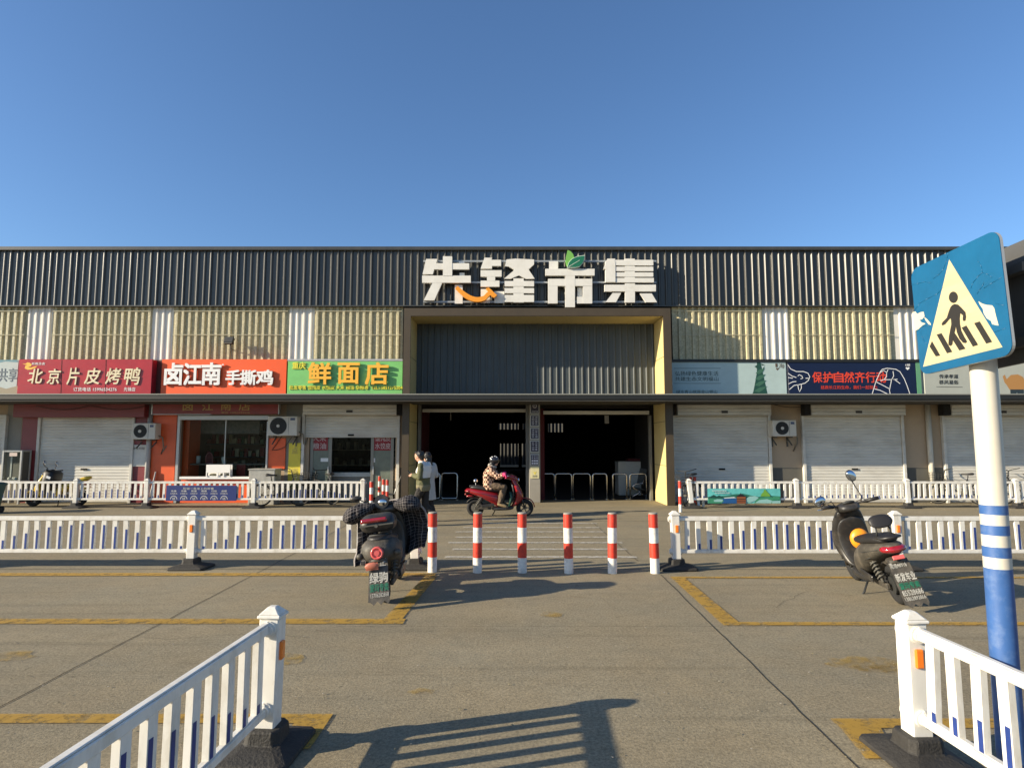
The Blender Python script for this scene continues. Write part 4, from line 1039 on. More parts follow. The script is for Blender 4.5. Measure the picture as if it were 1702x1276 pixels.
# waiting bench seen end on
t = thing('steel_bench', 'perforated steel waiting bench seen end on inside the entrance', 'bench', (fx(1062, 820, 20.1), 20.1, 0))
def bp(px, py, Y): return at(px, py, Y)
b = MB(); Yb = 20.1
def bx_(pts): return [tuple(at(x, y_, Yb)) for x, y_ in pts]
b.tube(bx_([(1072, 792), (1068, 803), (1056, 804.5), (1052, 807), (1053, 811), (1057, 813.5), (1066, 815)]), .025, 8); b.build('armrest', M['stainless'], t)
b = MB(); q = at(1063, 815, Yb); b.tube([tuple(q), (q.x, Yb, .16)], .03, 8); b.tube([(q.x - .24, Yb, .03), (q.x - .1, Yb, .12), (q.x, Yb, .17), (q.x + .1, Yb, .12), (q.x + .24, Yb, .03)], .026, 8); b.build('leg', M['stainless'], t)
b = MB(); q0, q1 = at(1056, 812, Yb), at(1067, 814, Yb); b.obox(((q0.x + q1.x) / 2, Yb + .75, q0.z - .02), ((q1.x - q0.x) / 2 + .1, 0, -.02), (0, .7, 0), (0, 0, .012)); b.build('seat', M['steel_grey'], t)
q2 = at(1071, 794, Yb); b = MB(); b.obox((q2.x + .04, Yb + .75, q2.z + .02), (.01, 0, 0), (0, .7, 0), (.06, 0, .25)); b.build('backrest', M['steel_grey'], t)
# white stall block in the hall
t = thing('hall_stall', 'white tiled stall block with a red top inside the right opening', 'stall', (fx(1058, 800, 21.2), 21.2, 0))
b = MB(); fbox(b, 1028, 1083, 767, None, 21.2, 21.9); b.build('stall_body', M['shutter'], t)
b = MB(); fbox(b, 1044, 1074, 762, 766.5, 21.3, 21.8); b.build('stall_goods', M['hall_red'], t)
q = at(1008, 697, 22.5)
t = thing('hanging_sign', 'small white hanging sign inside the right opening', 'sign', (q.x, 22.5, q.z - .1))
b = MB(); fbox(b, 1005, 1012, 690.5, 703.5, 22.5, 22.53); b.build('sign_board', M['white_plain'], t)
b = MB(); b.tube([(q.x, 22.51, fz(690, 22.5)), (q.x, 22.51, 5.0)], .01, 5); b.build('hanger', M['dado'], t)
b = MB(); q = at(749, 693, 22.5); b.box((q.x - .02, 22.5, q.z - .13), (q.x + .02, 22.52, q.z + .10)); b.tube([(q.x, 22.51, q.z + .1), (q.x, 22.51, 5.0)], .008, 5); tag(b.build('hanging_sign', M['paper']), 'narrow pale hanging sign seen edge on inside the left opening', 'sign')
# leaning stick
t = thing('leaning_broom', 'thin pale broom leaning on the pier beside the portal', 'broom', (fx(660, 825, YW - .3), YW - .3, 0))
a, c = at(667, 790, YW - .06), at(655, 828, YW - .5)
b = MB(); b.tube([tuple(c + Vector((0, 0, .12))), tuple(a)], .014, 6); b.build('stick', M['silver'], t)
b = MB(); b.loft([((c.x, c.y, .005), (.13, 0, 0), (0, .03, 0)), ((c.x + .01, c.y + .01, .13), (.05, 0, 0), (0, .025, 0))], 10); b.build('broom_head', M['khaki'], t)
# ---------------------------------------------------------------- white road fences
def xf(o, d, n_):                                             # local (along, out, up) -> world
    return Matrix(((d.x, n_.x, 0, o.x), (d.y, n_.y, 0, o.y), (0, 0, 1, 0), (0, 0, 0, 1)))
def tb(mb, mt, a, c, m=0):                                     # box in a local frame
    k = len(mb.v); mb.box(a, c, m)
    for i in range(k, len(mb.v)): mb.v[i] = mt @ mb.v[i]
def fence(label, pts, face, group=None, bases=None, reflect=(), tilt=None, sticker=True, skip_slats=None, amp=.30):
    """posts at ground points; face = side (+1 / -1 of the left-hand normal) that carries the blue film"""
    t = thing('road_fence', label, 'fence', (pts[0].x, pts[0].y, 0), group=group)
    for i, p in enumerate(pts):
        d = (pts[min(i + 1, len(pts) - 1)] - pts[max(i - 1, 0)]); d.z = 0; d.normalize()
        n_ = Vector((-d.y, d.x, 0)) * face
        mt = xf(p, d, n_) @ Matrix.Rotation(random.gauss(0, .010), 4, 'X') @ Matrix.Rotation(random.gauss(0, .008), 4, 'Y')
        if tilt and i == 0: mt = mt @ Matrix.Rotation(tilt, 4, 'Y')
        b = MB()
        tb(b, mt, (-.055, -.055, .10), (.055, .055, .725))
        k = len(b.v); b.box((-.066, -.066, .7255), (.066, .066, .745))
        b.add([(-.062, -.062, .7455), (.062, -.062, .7455), (.062, .062, .7455), (-.062, .062, .7455), (-.022, -.022, .785), (.022, -.022, .785), (.022, .022, .785), (-.022, .022, .785)],
              [(0, 1, 5, 4), (1, 2, 6, 5), (2, 3, 7, 6), (3, 0, 4, 7), (4, 5, 6, 7), (3, 2, 1, 0)])
        for q in range(k, len(b.v)): b.v[q] = mt @ b.v[q]
        po = b.build('post', M['white_paint'], t, bevel=.006)
        for z in (.67, .235):
            for sx in (-1, 1):
                b = MB(); k = 0; b.disc((sx * .062, 0, z), (1, 0, 0), .046, .016, 0, 14); b.disc((sx * .073, 0, z), (1, 0, 0), .034, .03, 0, 14); b.disc((sx * .072, 0, z + .036), (1, 0, 0), .009, .012, 0, 8)
                for q in range(k, len(b.v)): b.v[q] = mt @ b.v[q]
                b.build('bracket', M['white_paint'], po)
        if bases is None or bases[i]:
            b = MB()
            k = len(b.v)
            def ring(hx, hy, z, c=.03): return [Vector(q) for q in ((-hx + c, -hy, z), (hx - c, -hy, z), (hx, -hy + c, z), (hx, hy - c, z), (hx - c, hy, z), (-hx + c, hy, z), (-hx, hy - c, z), (-hx, -hy + c, z))]
            b.rings([ring(.25, .20, .002), ring(.25, .20, .028), ring(.235, .185, .036), ring(.13, .115, .066), ring(.105, .10, .070), ring(.098, .094, .135), ring(.088, .085, .142)], 0, True, False)
            for q in range(k, len(b.v)): b.v[q] = mt @ b.v[q]
            b.build('base', M['rubber'], po, bevel=.006)
        if i in reflect:
            b = MB(); k = len(b.v)
            fd = Vector((0, -1, 0))
            c = p + fd * .0565 + Vector((0, 0, .545))
            b.obox(c, (.022, 0, 0), (0, .012, 0), (0, 0, .05)); b.build('reflector', M['reflector'], po, bevel=.006)
    for i, (p, q) in enumerate(zip(pts, pts[1:])):
        d = q - p; L = d.length; d.normalize(); n_ = Vector((-d.y, d.x, 0)) * face
        mt = xf(p, d, n_)
        b = MB()
        x0, x1 = .075, L - .075
        ns = max(2, round((x1 - x0 - .16) / .155))
        for k in range(ns + 1):
            x = x0 + .08 + (x1 - x0 - .16) * k / ns
            if skip_slats and skip_slats(i, x, L): continue
            jx = random.uniform(-.006, .006); k0 = len(b.v)
            tb(b, mt, (x - .032 + jx, -.017, .258), (x + .032 + jx, .017, .648), 0)
            lean = random.gauss(0, .004)
            for q in range(k0, k0 + 8): b.v[q] = b.v[q] + d * lean * (1 if b.v[q].z > .4 else -1)
            if sticker:
                h = .03 + amp * math.sin(math.pi * (k + .5) / (ns + 1)) ** 1.3 + random.uniform(-.012, .012)
                tb(b, mt, (x - .004 + jx, .0172, .264), (x + .026 + jx, .019, .27 + h), 1)
        pn = b.build('fence_panel', [M['white_paint'], M['blue_film']], t, bevel=.004)
        for z0, z1 in ((.65, .70), (.212, .255)):
            b = MB(); tb(b, mt, (x0 - .012, -.024, z0), (x1 + .012, .024, z1)); tb(b, mt, (x0 - .012, -.018, z1 + .0005), (x1 + .012, .018, z1 + .009)); b.build('rail', M['white_paint'], pn, bevel=.008)
    return t
def gv(px, py): return gd(px, py)
yM = gd(318, 944).y
def alongx(pxs, py): 
    yy = gd(500, py).y
    return [Vector((gd(p, py).x, yy, 0)) for p in pxs]
fence('white blue filmed fence left of the bollards, behind the scooter with the quilted apron', alongx((-797, -426, -54, 318, 690), 944)[::1], -1, reflect=(3,))
fence('white blue filmed fence right of the bollards, behind the scooter with an orange cover', alongx((1125, 1493, 1861, 2229), 945), -1, reflect=(0, 1))
fence('far white fence in front of the maroon and orange shops, carrying the blue notice board', alongx((-410, -232, -53, 125, 243, 421, 602), 844), -1, bases=(1, 1, 1, 1, 1, 1, 1), amp=.2)
fence('far white fence in front of the closed shutters, carrying the painted pagoda board', alongx((1150, 1325, 1510, 1692, 1874, 2056), 844), -1, tilt=R(-5), amp=.06)
P0 = gv(443, 1247)
dl = Vector((.045, 1, 0)).normalized()
fence('near white fence at the lower left, casting the barred shadow on the ground', [P0, P0 - dl * 3.02, P0 - dl * 6.04], 1, reflect=())
q = P0 + Vector((.068, -.012, .545))
for o in bpy.data.objects:
    pass
rfl = MB(); rfl.obox(P0 + Vector((.0675, -.005, .545)), (.012, 0, 0), (0, .024, 0), (0, 0, .05))
near_left = [o for o in COL.objects if o.name.startswith('road_fence')][-1]
rfl.build('reflector', M['reflector'], near_left.children[0], bevel=.006)
Pr = gv(1527, 1262)
dr = Vector((-.03, 1, 0)).normalized()
fence('near white fence whose end post stands in front of the crossing sign pole', [Pr, Pr - dr * 3.02, Pr - dr * 6.04], -1, reflect=(0,))
# boards hung on the far fences
yFn = gd(243, 844).y - .045
t = thing('notice_board', 'blue notice board with white arches hung on the far left fence', 'board', (fx(333, 830, yFn), yFn, fz(832, yFn)))
b = MB(); fbox(b, 276, 393, 806.5, 832, yFn - .012, yFn); b.build('board_sheet', flat('blue_board', 24, 58, 150, .42), t)
b = MB(); Yt = yFn - .015
def zb(x, y_): return (260 + x / 10.6375, 790 + y_ / 10.6375)
a, c = zb(470, 210), zb(1015, 250); ptext(b, '和谐一条龙上的故事', a[0], c[0], a[1], c[1], Yt, .004)
for k, s_ in enumerate(('先锋', '市集', '和谐', '南通', '行动', '启程')):
    cx = 305 + k * 178; a, c = zb(cx - 45, 258), zb(cx + 50, 290); ptext(b, s_, a[0], c[0], a[1], c[1], Yt, .02)
    a, c = zb(cx - 65, 305), zb(cx + 65, 335); ptext(b, '文明新风', a[0], c[0], a[1], c[1], Yt, .0)
    pts = [zb(cx - 58 * math.cos(u), 420 - 60 * math.sin(u)) for u in [math.pi * i_ / 10 for i_ in range(11)]]
    pline(b, pts, Yt, .016)
    a, c = zb(cx - 30, 385), zb(cx + 30, 432); ptext(b, '话', a[0], c[0], a[1], c[1], Yt, .01)
b.build('lettering', flat('board_white', 215, 215, 210, .7), t)
yFn2 = yFn
t = thing('painted_board', 'turquoise painted board with a pagoda hung on the far right fence', 'board', (fx(1237, 830, yFn2), yFn2, fz(837, yFn2)))
def zq(pts): return [(1110 + x / 7.7364, 780 + y_ / 7.7364) for x, y_ in pts]
b = MB(); q = zq([(515, 245), (1448, 435)]); fbox(b, q[0][0], q[1][0], q[0][1], q[1][1], yFn2 - .012, yFn2)
b.build('board_sheet', mat('turquoise_sky_print', (.10, .42, .40), .5, var=.25, vs_=3), t)
cols = [flat('print_hill', 45, 125, 105, .6), flat('print_darkhill', 30, 85, 75, .6), flat('print_water', 35, 100, 165, .6), flat('print_meadow', 70, 160, 120, .6), flat('print_cloud', 165, 220, 215, .6), flat('print_roof', 45, 35, 40, .5), flat('print_pagoda', 165, 95, 55, .6), flat('print_lime', 130, 190, 70, .6), flat('print_white', 225, 235, 235, .7)]
b = MB(); k = 0
for m_, pts in ((0, [(515, 380), (515, 350), (640, 345), (760, 335), (850, 318), (960, 310), (1060, 330), (1180, 350), (1250, 330), (1448, 345), (1448, 380)]),
                (1, [(525, 365), (550, 345), (590, 325), (630, 345), (660, 332), (710, 352), (720, 368)]),
                (8, [(720, 362), (850, 352), (880, 366), (730, 372)]),
                (2, [(690, 375), (880, 368), (900, 434), (700, 434), (660, 415)]),
                (3, [(520, 372), (690, 378), (720, 405), (690, 434), (517, 434)]),
                (4, [(585, 395), (640, 380), (710, 385), (700, 415), (600, 415)]),
                (4, [(1005, 375), (1050, 345), (1120, 340), (1170, 360), (1130, 400), (1060, 425), (1010, 415)]),
                (3, [(1110, 434), (1140, 385), (1200, 355), (1290, 345), (1350, 360), (1370, 434)]),
                (4, [(1120, 430), (1180, 390), (1280, 380), (1340, 400), (1330, 434)]),
                (7, [(1195, 345), (1205, 310), (1230, 290), (1235, 265), (1250, 250), (1275, 285), (1310, 320), (1320, 345)]),
                (4, [(1340, 405), (1448, 400), (1448, 434), (1340, 434)]), (3, [(1350, 345), (1445, 345), (1440, 395), (1355, 395)])):
    k += 1; pflat(b, zq(pts), yFn2 - .0125 - .0012 * k, m_)
zz = yFn2 - .032
for m_, pts in ((6, [(885, 345), (1000, 345), (1005, 434), (888, 434)]), (5, [(870, 350), (930, 318), (938, 295), (946, 318), (1012, 350)]), (5, [(885, 378), (1002, 378), (1002, 386), (885, 386)]), (5, [(885, 406), (1003, 406), (1003, 413), (885, 413)])):
    pflat(b, zq(pts), zz, m_); zz -= .0015
q = zq([(565, 265), (752, 283), (605, 292), (795, 310)])
k0 = len(b.v)
ptext(b, '强富美高新南通', q[0][0], q[1][0], q[0][1], q[1][1], yFn2 - .03, .01, 0, 8); ptext(b, '和谐美丽新先锋', q[2][0], q[3][0], q[2][1], q[3][1], yFn2 - .03, .01, 0, 8)
b.build('painted_scene', cols, t)
# two broken slats leaning at the far fence end
for k, (xa, xb) in enumerate(((1158, 1161.5), (1167, 1169))):
    Y = yFn + .12 + .1 * k
    a, c = at(xa, 808 + k, Y), gd(xb, 848 - k); c.y = Y
    c = Vector((fx(xb, 846, Y), Y - .02, 0.02))
    b = MB(); ax = (a - c) / 2; u = Vector((1, 0, 0)); b.obox((a + c) / 2, u * .033, (0, .017, 0), ax, 0)
    tag(b.build('loose_slat', M['white_paint'], bevel=.003), ['loose white slat leaning at the far fence end, nearer its post', 'loose white slat leaning at the far fence end, nearer the painted board'][k], 'slat', 'loose fence slats')

# ---------------------------------------------------------------- bollards
def bollard(label, px, py, r_=.061, h=.79, bands=4, group='red and white bollards between the middle fences', lean=0.0, m0='red_band'):
    p = gd(px, py)
    b = MB()
    n = 20
    zs = [.0, .012] + [h * k / bands for k in range(1, bands)] + [h - .022, h - .008, h]
    def ring(z, r): return [Vector((p.x + r * math.cos(2 * math.pi * k / n), p.y + r * math.sin(2 * math.pi * k / n), z)) for k in range(n)]
    edges = [0] + [h * k / bands for k in range(1, bands)] + [h - .02]
    for k in range(bands):
        b.rings([ring(edges[k] + .0, r_), ring((edges[k] + edges[k + 1]) / 2, r_), ring(edges[k + 1], r_)], 1 if (bands - k) % 2 == 0 else 0, False, True)
    b.rings([ring(h - .02, r_), ring(h - .006, r_ * .95), ring(h, r_ * .82)], 2, True, True)
    o = b.build('bollard', [M['red_band'], M['white_band'], M['grey_wall']], loc=(p.x, p.y, 0))
    return tag(o, label, 'bollard', group)
for (px, py), lb, ln in zip(((718.5, 950), (793.5, 951), (868, 951), (945.5, 952), (1018, 952), (1089, 952)),
        ('bollard nearest the black scooter, beside its quilted apron', 'second bollard from the black scooter, in line with the rider\'s rear wheel', 'third bollard from the black scooter, below the red scooter\'s front wheel',
         'fourth bollard from the black scooter, past the tip of its shadow', 'second bollard from the right hand fence post', 'bollard nearest the right hand fence post'), (.004, 0, .003, -.012, -.014, -.016)):
    o = bollard(lb, px, py, lean=ln); o.rotation_euler = (random.gauss(0, .006), ln, random.uniform(0, 6))
thin = 'slim red and white posts at the ends of the far fences'
for (px, py), lb in zip(((616.5, 853), (630, 836), (636.5, 846), (643, 847)), ('slim striped post nearest the end of the far left fence', 'tallest looking slim striped post left of the portal, third from the pair', 'slim striped post in the middle of the trio left of the portal', 'slim striped post nearest the left portal jamb')):
    bollard(lb, px, py, .038 if px > 617 else .045, .79, 5, thin)
for (px, py), lb in zip(((1131, 851), (1149, 838), (1156, 838)), ('slim striped post standing clear of the far right fence end', 'slim striped post just behind the tilted end post of the far right fence', 'slim striped post behind the loose slats of the far right fence')):
    bollard(lb, px, py, .04, .79, 4 if px == 1131 else 5, thin)

# ---------------------------------------------------------------- pedestrian crossing sign
SX, SY, SZ, SYAW, SS, SROLL = 2.265, 3.138, 2.3917, .05445, .60, .0507
se = Vector((math.sin(SYAW), -math.cos(SYAW), 0)); su = Vector((0, 0, 1))
e2 = se * math.cos(SROLL) + su * math.sin(SROLL); u2 = su * math.cos(SROLL) - se * math.sin(SROLL)
sn = e2.cross(u2).normalized()                                # out of the face
sc0 = Vector((SX, SY, SZ))
if sn.x > 0: sn = -sn
PX, PY = 2.382, 3.14
cs = thing('crossing_sign', 'blue pedestrian crossing sign with torn film on a white pole banded in blue', 'sign', (PX, PY, 0))
b = MB()
ed = [0] + [fz(v, PY) for v in (943, 924.6, 907, 888, 871.6, 854, 838.5)] + [2.66]
n = 28
for k in range(len(ed) - 1):
    def rg(z): return [Vector((PX + .0585 * math.cos(2 * math.pi * q / n), PY + .0585 * math.sin(2 * math.pi * q / n), z)) for q in range(n)]
    b.rings([rg(ed[k]), rg((ed[k] + ed[k + 1]) / 2), rg(ed[k + 1])], 0 if k % 2 == 0 else 1, False, True)
b.disc((PX, PY, 2.663), (0, 0, 1), .0585, .006, 1, 28)
b.build('pole', [M['pole_blue'], M['pole_white']], cs)
def rrect(h, r_):
    out = []
    for cx, cy, a0 in ((h - r_, h - r_, 0), (-h + r_, h - r_, 90), (-h + r_, -h + r_, 180), (h - r_, -h + r_, 270)):
        for k in range(7):
            a = R(a0 + 15 * k); out.append((cx + r_ * math.cos(a), cy + r_ * math.sin(a)))
    return out
b = MB(); b.prism_ax(rrect(.30, .055), sc0, e2, u2, -sn * .004, 0); b.prism_ax(rrect(.30, .055), sc0 - sn * .0041, e2, u2, -sn * .014, 1)
pl = b.build('sign_plate', [M['sign_blue'], M['silver']], cs, fixn=True)
def z7(x, y_):                                                # a mark on the plate, from where the photo shows it
    d = ray(1490 + x / 4.4, 370 + y_ / 4.4); o = Vector((0, 0, HC))
    p = o + d * ((sc0 - o).dot(sn) / d.dot(sn)) - sc0
    return (p.dot(e2), p.dot(u2))
def mark(name, polys, m, dz, parent=pl, wob_=0):
    b = MB()
    for k, q in enumerate(polys): b.prism_ax([z7(*p) for p in q], sc0 + sn * (dz + .0004 * k), e2, u2, -sn * (.0006 if dz < .0012 else .0004))
    return b.build(name, m, parent, fixn=True)
mark('yellow_triangle', [[(387, 270), (777, 910), (196, 1054)]], M['sign_yellow'], .0010)
def stroke(pts, ws):
    up, lo = [], []
    for i, p in enumerate(pts):
        a, c = Vector(pts[max(i - 1, 0)]), Vector(pts[min(i + 1, len(pts) - 1)])
        d = (c - a).normalized(); n_ = Vector((-d.y, d.x)) * ws[i] / 2
        up.append((p[0] + n_.x, p[1] + n_.y)); lo.append((p[0] - n_.x, p[1] - n_.y))
    cap0 = []
    return up + lo[::-1]
head = [(419 + 33 * math.cos(2 * math.pi * k / 20), 546 + 42 * math.sin(2 * math.pi * k / 20)) for k in range(20)]
figure = [head,
          [(412, 602), (430, 594), (455, 600), (478, 622), (508, 655), (512, 690), (508, 716), (495, 720), (488, 710), (490, 678), (470, 662), (466, 700), (468, 745), (405, 752), (403, 712), (398, 698), (385, 712), (360, 742), (340, 752), (333, 742), (340, 728), (372, 695), (386, 650), (398, 618)],
          [(405, 745), (440, 742), (432, 790), (420, 830), (412, 890), (400, 902), (386, 895), (384, 880), (388, 830), (396, 790)],
          [(436, 742), (468, 740), (478, 790), (500, 835), (520, 868), (512, 880), (492, 878), (465, 848), (446, 800)]]
bars = [[(244, 905), (262, 866), (323, 972), (290, 978)], [(296, 818), (332, 808), (411, 945), (372, 955)], [(412, 812), (430, 800), (508, 922), (462, 935), (412, 850)], [(480, 768), (514, 752), (600, 893), (562, 906)], [(572, 735), (612, 722), (703, 872), (660, 884)]]
mark('walking_figure', figure, M['sign_ink'], .0024)
mark('crossing_bars', bars[:2] + bars[3:], M['sign_ink'], .0017)
mark('crossing_bars', [[(428, 806), (508, 922), (462, 935), (414, 858), (420, 830)]], M['sign_ink'], .0019)
torn = [[(118, 655), (140, 650), (152, 668), (178, 655), (200, 652), (206, 685), (190, 705), (168, 712), (185, 730), (214, 738), (185, 755), (160, 780), (132, 792), (124, 730)],
        [(204, 690), (225, 705), (250, 735), (254, 750), (236, 742), (215, 715)],
        [(600, 575), (628, 592), (660, 602), (700, 605), (716, 625), (728, 680), (748, 752), (730, 750), (700, 742), (694, 720), (662, 700), (640, 665), (632, 630), (610, 598)]]
mark('torn_film', torn[:2], M['sign_torn'], .0009); mark('torn_film', torn[2:], M['sign_torn'], .0009)
cr = MB()
def crease(pts, w_):
    for a, c in zip(pts, pts[1:]):
        pa, pc = z7(*a), z7(*c); A = sc0 + e2 * pa[0] + u2 * pa[1] + sn * .0006; C = sc0 + e2 * pc[0] + u2 * pc[1] + sn * .0006
        cr.tube([A, C], w_, 5)
for pts, w_ in (([(590, 278), (605, 290), (625, 330), (628, 365), (600, 390), (560, 440), (545, 480)], .0016), ([(628, 365), (670, 378), (700, 400)], .0014), ([(640, 430), (635, 455), (610, 490), (590, 520)], .0014), ([(110, 455), (160, 445), (205, 432), (250, 440)], .0012), ([(130, 645), (170, 590), (230, 555), (300, 520), (345, 470)], .0014), ([(345, 340), (310, 380), (270, 410)], .0012), ([(640, 480), (700, 440), (770, 400)], .0013), ([(720, 590), (790, 605)], .0013), ([(150, 790), (190, 760), (240, 750)], .0013), ([(175, 800), (200, 860), (225, 890)], .0012), ([(720, 800), (800, 770)], .0013), ([(385, 215), (370, 260), (345, 340)], .0012)):
    crease(pts, w_)
cr.build('film_crease', M['sign_blue'], pl)
b = MB()
bc = sc0 - sn * .245 + se * .06 + su * .005
b.prism_ax(rrect(.30, .055), bc, e2, u2, -sn * .018, 0); b.build('sign_back', M['steel_grey'], cs, bevel=.002)
b = MB()
for dz in (-.2, .16):
    c = Vector((PX, PY, SZ + dz))
    b.obox(c - sn * .0 + Vector((-.082, 0, 0)), (.013, 0, 0), (0, .20, 0), (0, 0, .022)); b.obox(c + Vector((.098, 0, 0)), (.028, 0, 0), (0, .20, 0), (0, 0, .022))
    b.disc(c, (0, 0, 1), .068, .04, 0, 24)
b.build('pole_clamp', M['steel_grey'], cs)

# bin at the left edge
p = gd(-23, 853)
t = thing('wheelie_bin', 'teal plastic rubbish bin at the left edge of the road', 'bin', (p.x, p.y, 0))
b = MB(); b.loft([((p.x, p.y, .06), (.19, 0, 0), (0, .22, 0)), ((p.x, p.y, .40), (.23, 0, 0), (0, .26, 0)), ((p.x, p.y, .66), (.27, 0, 0), (0, .30, 0)), ((p.x, p.y, .69), (.295, 0, 0), (0, .33, 0))], 24, 0, 5); b.build('bin_body', M['teal_bin'], t)
b = MB(); b.loft([((p.x, p.y, .692), (.30, 0, 0), (0, .335, 0)), ((p.x, p.y, .73), (.29, 0, 0), (0, .32, 0)), ((p.x, p.y, .755), (.22, 0, 0), (0, .24, 0))], 24, 0, 5); b.build('lid', M['teal_bin'], t)
b = MB()
for s_ in (-1, 1): b.disc((p.x + s_ * .2, p.y + .2, .08), (1, 0, 0), .08, .05, 0, 16)
b.build('wheel', M['tyre'], t)
# ---------------------------------------------------------------- scooters
def coil(b, a, c, r_, w_, turns, m=0):
    a, c = Vector(a), Vector(c); ax = (c - a); u = ax.normalized().orthogonal(); v = ax.normalized().cross(u)
    b.tube([a + ax * (k / (turns * 8)) + (u * math.cos(2 * math.pi * k / 8) + v * math.sin(2 * math.pi * k / 8)) * r_ for k in range(turns * 8 + 1)], w_, 5, m)
def split_loose_sides(o):
    """two like pieces either side of the thing's middle become two parts"""
    c = o.copy(); c.data = o.data.copy(); COL.objects.link(c)
    for q, s_ in ((o, 1), (c, -1)):
        b_ = bmesh.new(); b_.from_mesh(q.data)
        bmesh.ops.delete(b_, geom=[v for v in b_.verts if v.co.y * s_ < 0], context='VERTS'); b_.to_mesh(q.data); b_.free()
def scooter(name, label, p, heading, lean, c, group=None):
    t = thing(name, label, 'scooter', (p[0], p[1], 0), (lean, 0, heading), group)
    W = False
    def part(nm, b, m, par=t, sub=0, **k):
        o = b.build(nm, m, par, world=False, **k)
        if sub:
            for p_ in o.data.polygons: p_.use_smooth = True
            s_ = o.modifiers.new('soft', 'SUBSURF'); s_.levels = s_.render_levels = sub
        return o
    AX, RX, WR = .57, -.60, .205
    for nm, x in (('rear_wheel', RX), ('front_wheel', AX)):
        b = MB(); b.torus((x, 0, WR), (0, 1, 0), WR - .047, .047, 0, 36, 10, flatten=1.0); w_ = part(nm, b, M['tyre'])
        b = MB(); b.torus((x, 0, WR), (0, 1, 0), .115, .016, 0, 28, 6); b.disc((x, 0, WR), (0, 1, 0), .045 if x > 0 else .09, .10, 0, 20)
        for k in range(5):
            a = 2 * math.pi * k / 5; b.obox((x + .075 * math.cos(a), 0, WR + .075 * math.sin(a)), (.045 * math.cos(a), 0, .045 * math.sin(a)), (0, .02, 0), (-.012 * math.sin(a), 0, .012 * math.cos(a)))
        part('rim', b, c.get('rim', M['ac_dark']), w_)
    b = MB()
    for s_ in (-1, 1): b.tube([(AX, s_ * .075, WR), (.49, s_ * .07, .44), (.44, s_ * .05, .52)], .022, 8)
    part('fork', b, M['black_plastic'])
    def fender(x, r_, a0, a1, hw, m, nm):
        b = MB(); secs = []
        for k in range(9):
            a = R(a0 + (a1 - a0) * k / 8); d = Vector((math.cos(a), 0, math.sin(a)))
            q = hw * (1 - .35 * abs(k - 4) / 4)
            secs.append((Vector((x, 0, WR)) + d * r_, (0, q, 0), d * .014))
        b.loft(secs, 12, 0, 2.2); return part(nm, b, m)
    fender(AX, WR + .028, 5, 165, .075, c['front'], 'front_fender')
    fender(RX, WR + .03, 40, 150, .075, M['black_plastic'], 'rear_fender')
    wd_ = c.get('wide', 1.0)
    b = MB(); b.lofz([(.22, .27, .05, .12 * wd_), (.34, .40, .10, .15 * wd_), (.46, .46, .10, .18 * wd_), (.60, .42, .085, .19 * wd_), (.74, .36, .07, .17 * wd_), (.86, .30, .06, .14 * wd_), (.91, .28, .04, .10 * wd_)], 20, 0, 2.6)
    ap = part('front_cowl', b, c['front'], sub=2)
    b = MB(); b.lofz([(.24, .20, .03, .12 * wd_), (.45, .30, .03, .165 * wd_), (.65, .31, .03, .165 * wd_), (.82, .25, .03, .12 * wd_)], 16, 0, 3); part('leg_shield', b, M['black_plastic'], ap, sub=2)
    b = MB(); b.lofx([(-.22, .20, .12, .05), (-.1, .19, .155, .045), (.15, .19, .155, .04), (.32, .22, .13, .05)], 16, 0, 4); part('floorboard', b, c.get('floor', M['black_plastic']), sub=2)
    b = MB(); b.lofx(c.get('rear', [(.0, .36, .10, .16), (-.08, .40, .145, .17), (-.25, .47, .175, .14), (-.45, .535, .185, .105), (-.64, .585, .155, .08), (-.78, .615, .10, .05), (-.83, .625, .05, .025)]), 22, 0, 2.4); rb = part('rear_body', b, c['body'], sub=2)
    b = MB(); b.lofx([(.03, .585, .08, .02), (-.02, .605, .12, .04), (-.15, .625, .15, .05), (-.34, .635, .155, .05), (-.42, .665, .155, .055), (-.6, .685, .14, .05), (-.74, .685, .08, .03)], 20, 0, 2.8); part('seat', b, c.get('seat', M['black_seat']), sub=2)
    b = MB(); b.lofx([(.41, .86, .05, .04), (.36, .89, .10, .07), (.27, .92, .135, .075), (.18, .935, .13, .06), (.10, .92, .08, .035)], 18, 0, 2.4); hd = part('headset', b, c.get('headset', c['front']), sub=2)
    b = MB(); b.ell((.185, 0, .985), (.055, .075, .022), 0, 18, 8, Matrix.Rotation(R(18), 3, 'Y')); part('dashboard', b, M['ac_dark'], hd)
    for s_ in (-1, 1):
        b = MB(); b.tube([(.02, s_ * .118, .46), (-.2, s_ * .178, .50), (-.45, s_ * .187, .545), (-.70, s_ * .137, .60)], .004, 5); b.tube([(-.12, s_ * .150, .36), (-.3, s_ * .178, .42), (-.55, s_ * .165, .50)], .004, 5); part('body_seam', b, M['ac_dark'], rb)
        b = MB(); b.obox((-.30, s_ * .165, .27), (.15, 0, .02), (0, .012, 0), (-.01, 0, .035)); part('side_guard', b, M['black_plastic'], bevel=.01)
    b = MB(); b.lofx([(-.62, .47, .085, .03), (-.76, .485, .095, .035), (-.82, .475, .08, .02)], 14); part('fender_bracket', b, c['body'], sub=1)
    b = MB(); b.ell((.42, 0, .86), (.03, .06, .045)); part('headlight', b, M['mirror'], hd)
    b = MB(); bw_ = c.get('bar', .34); b.tube([(.13, -bw_, .985), (.19, -.2, .965), (.22, 0, .955), (.19, .2, .965), (.13, bw_, .985)], .013, 8); hb = part('handlebar', b, M['black_plastic'])
    b = MB()
    for s_ in (-1, 1): b.tube([(.19, s_ * .22, .965), (.27, s_ * .20, .99), (.33, s_ * .12, .95), (.36, s_ * .07, .80), (.38, s_ * .05, .62)], .005, 5)
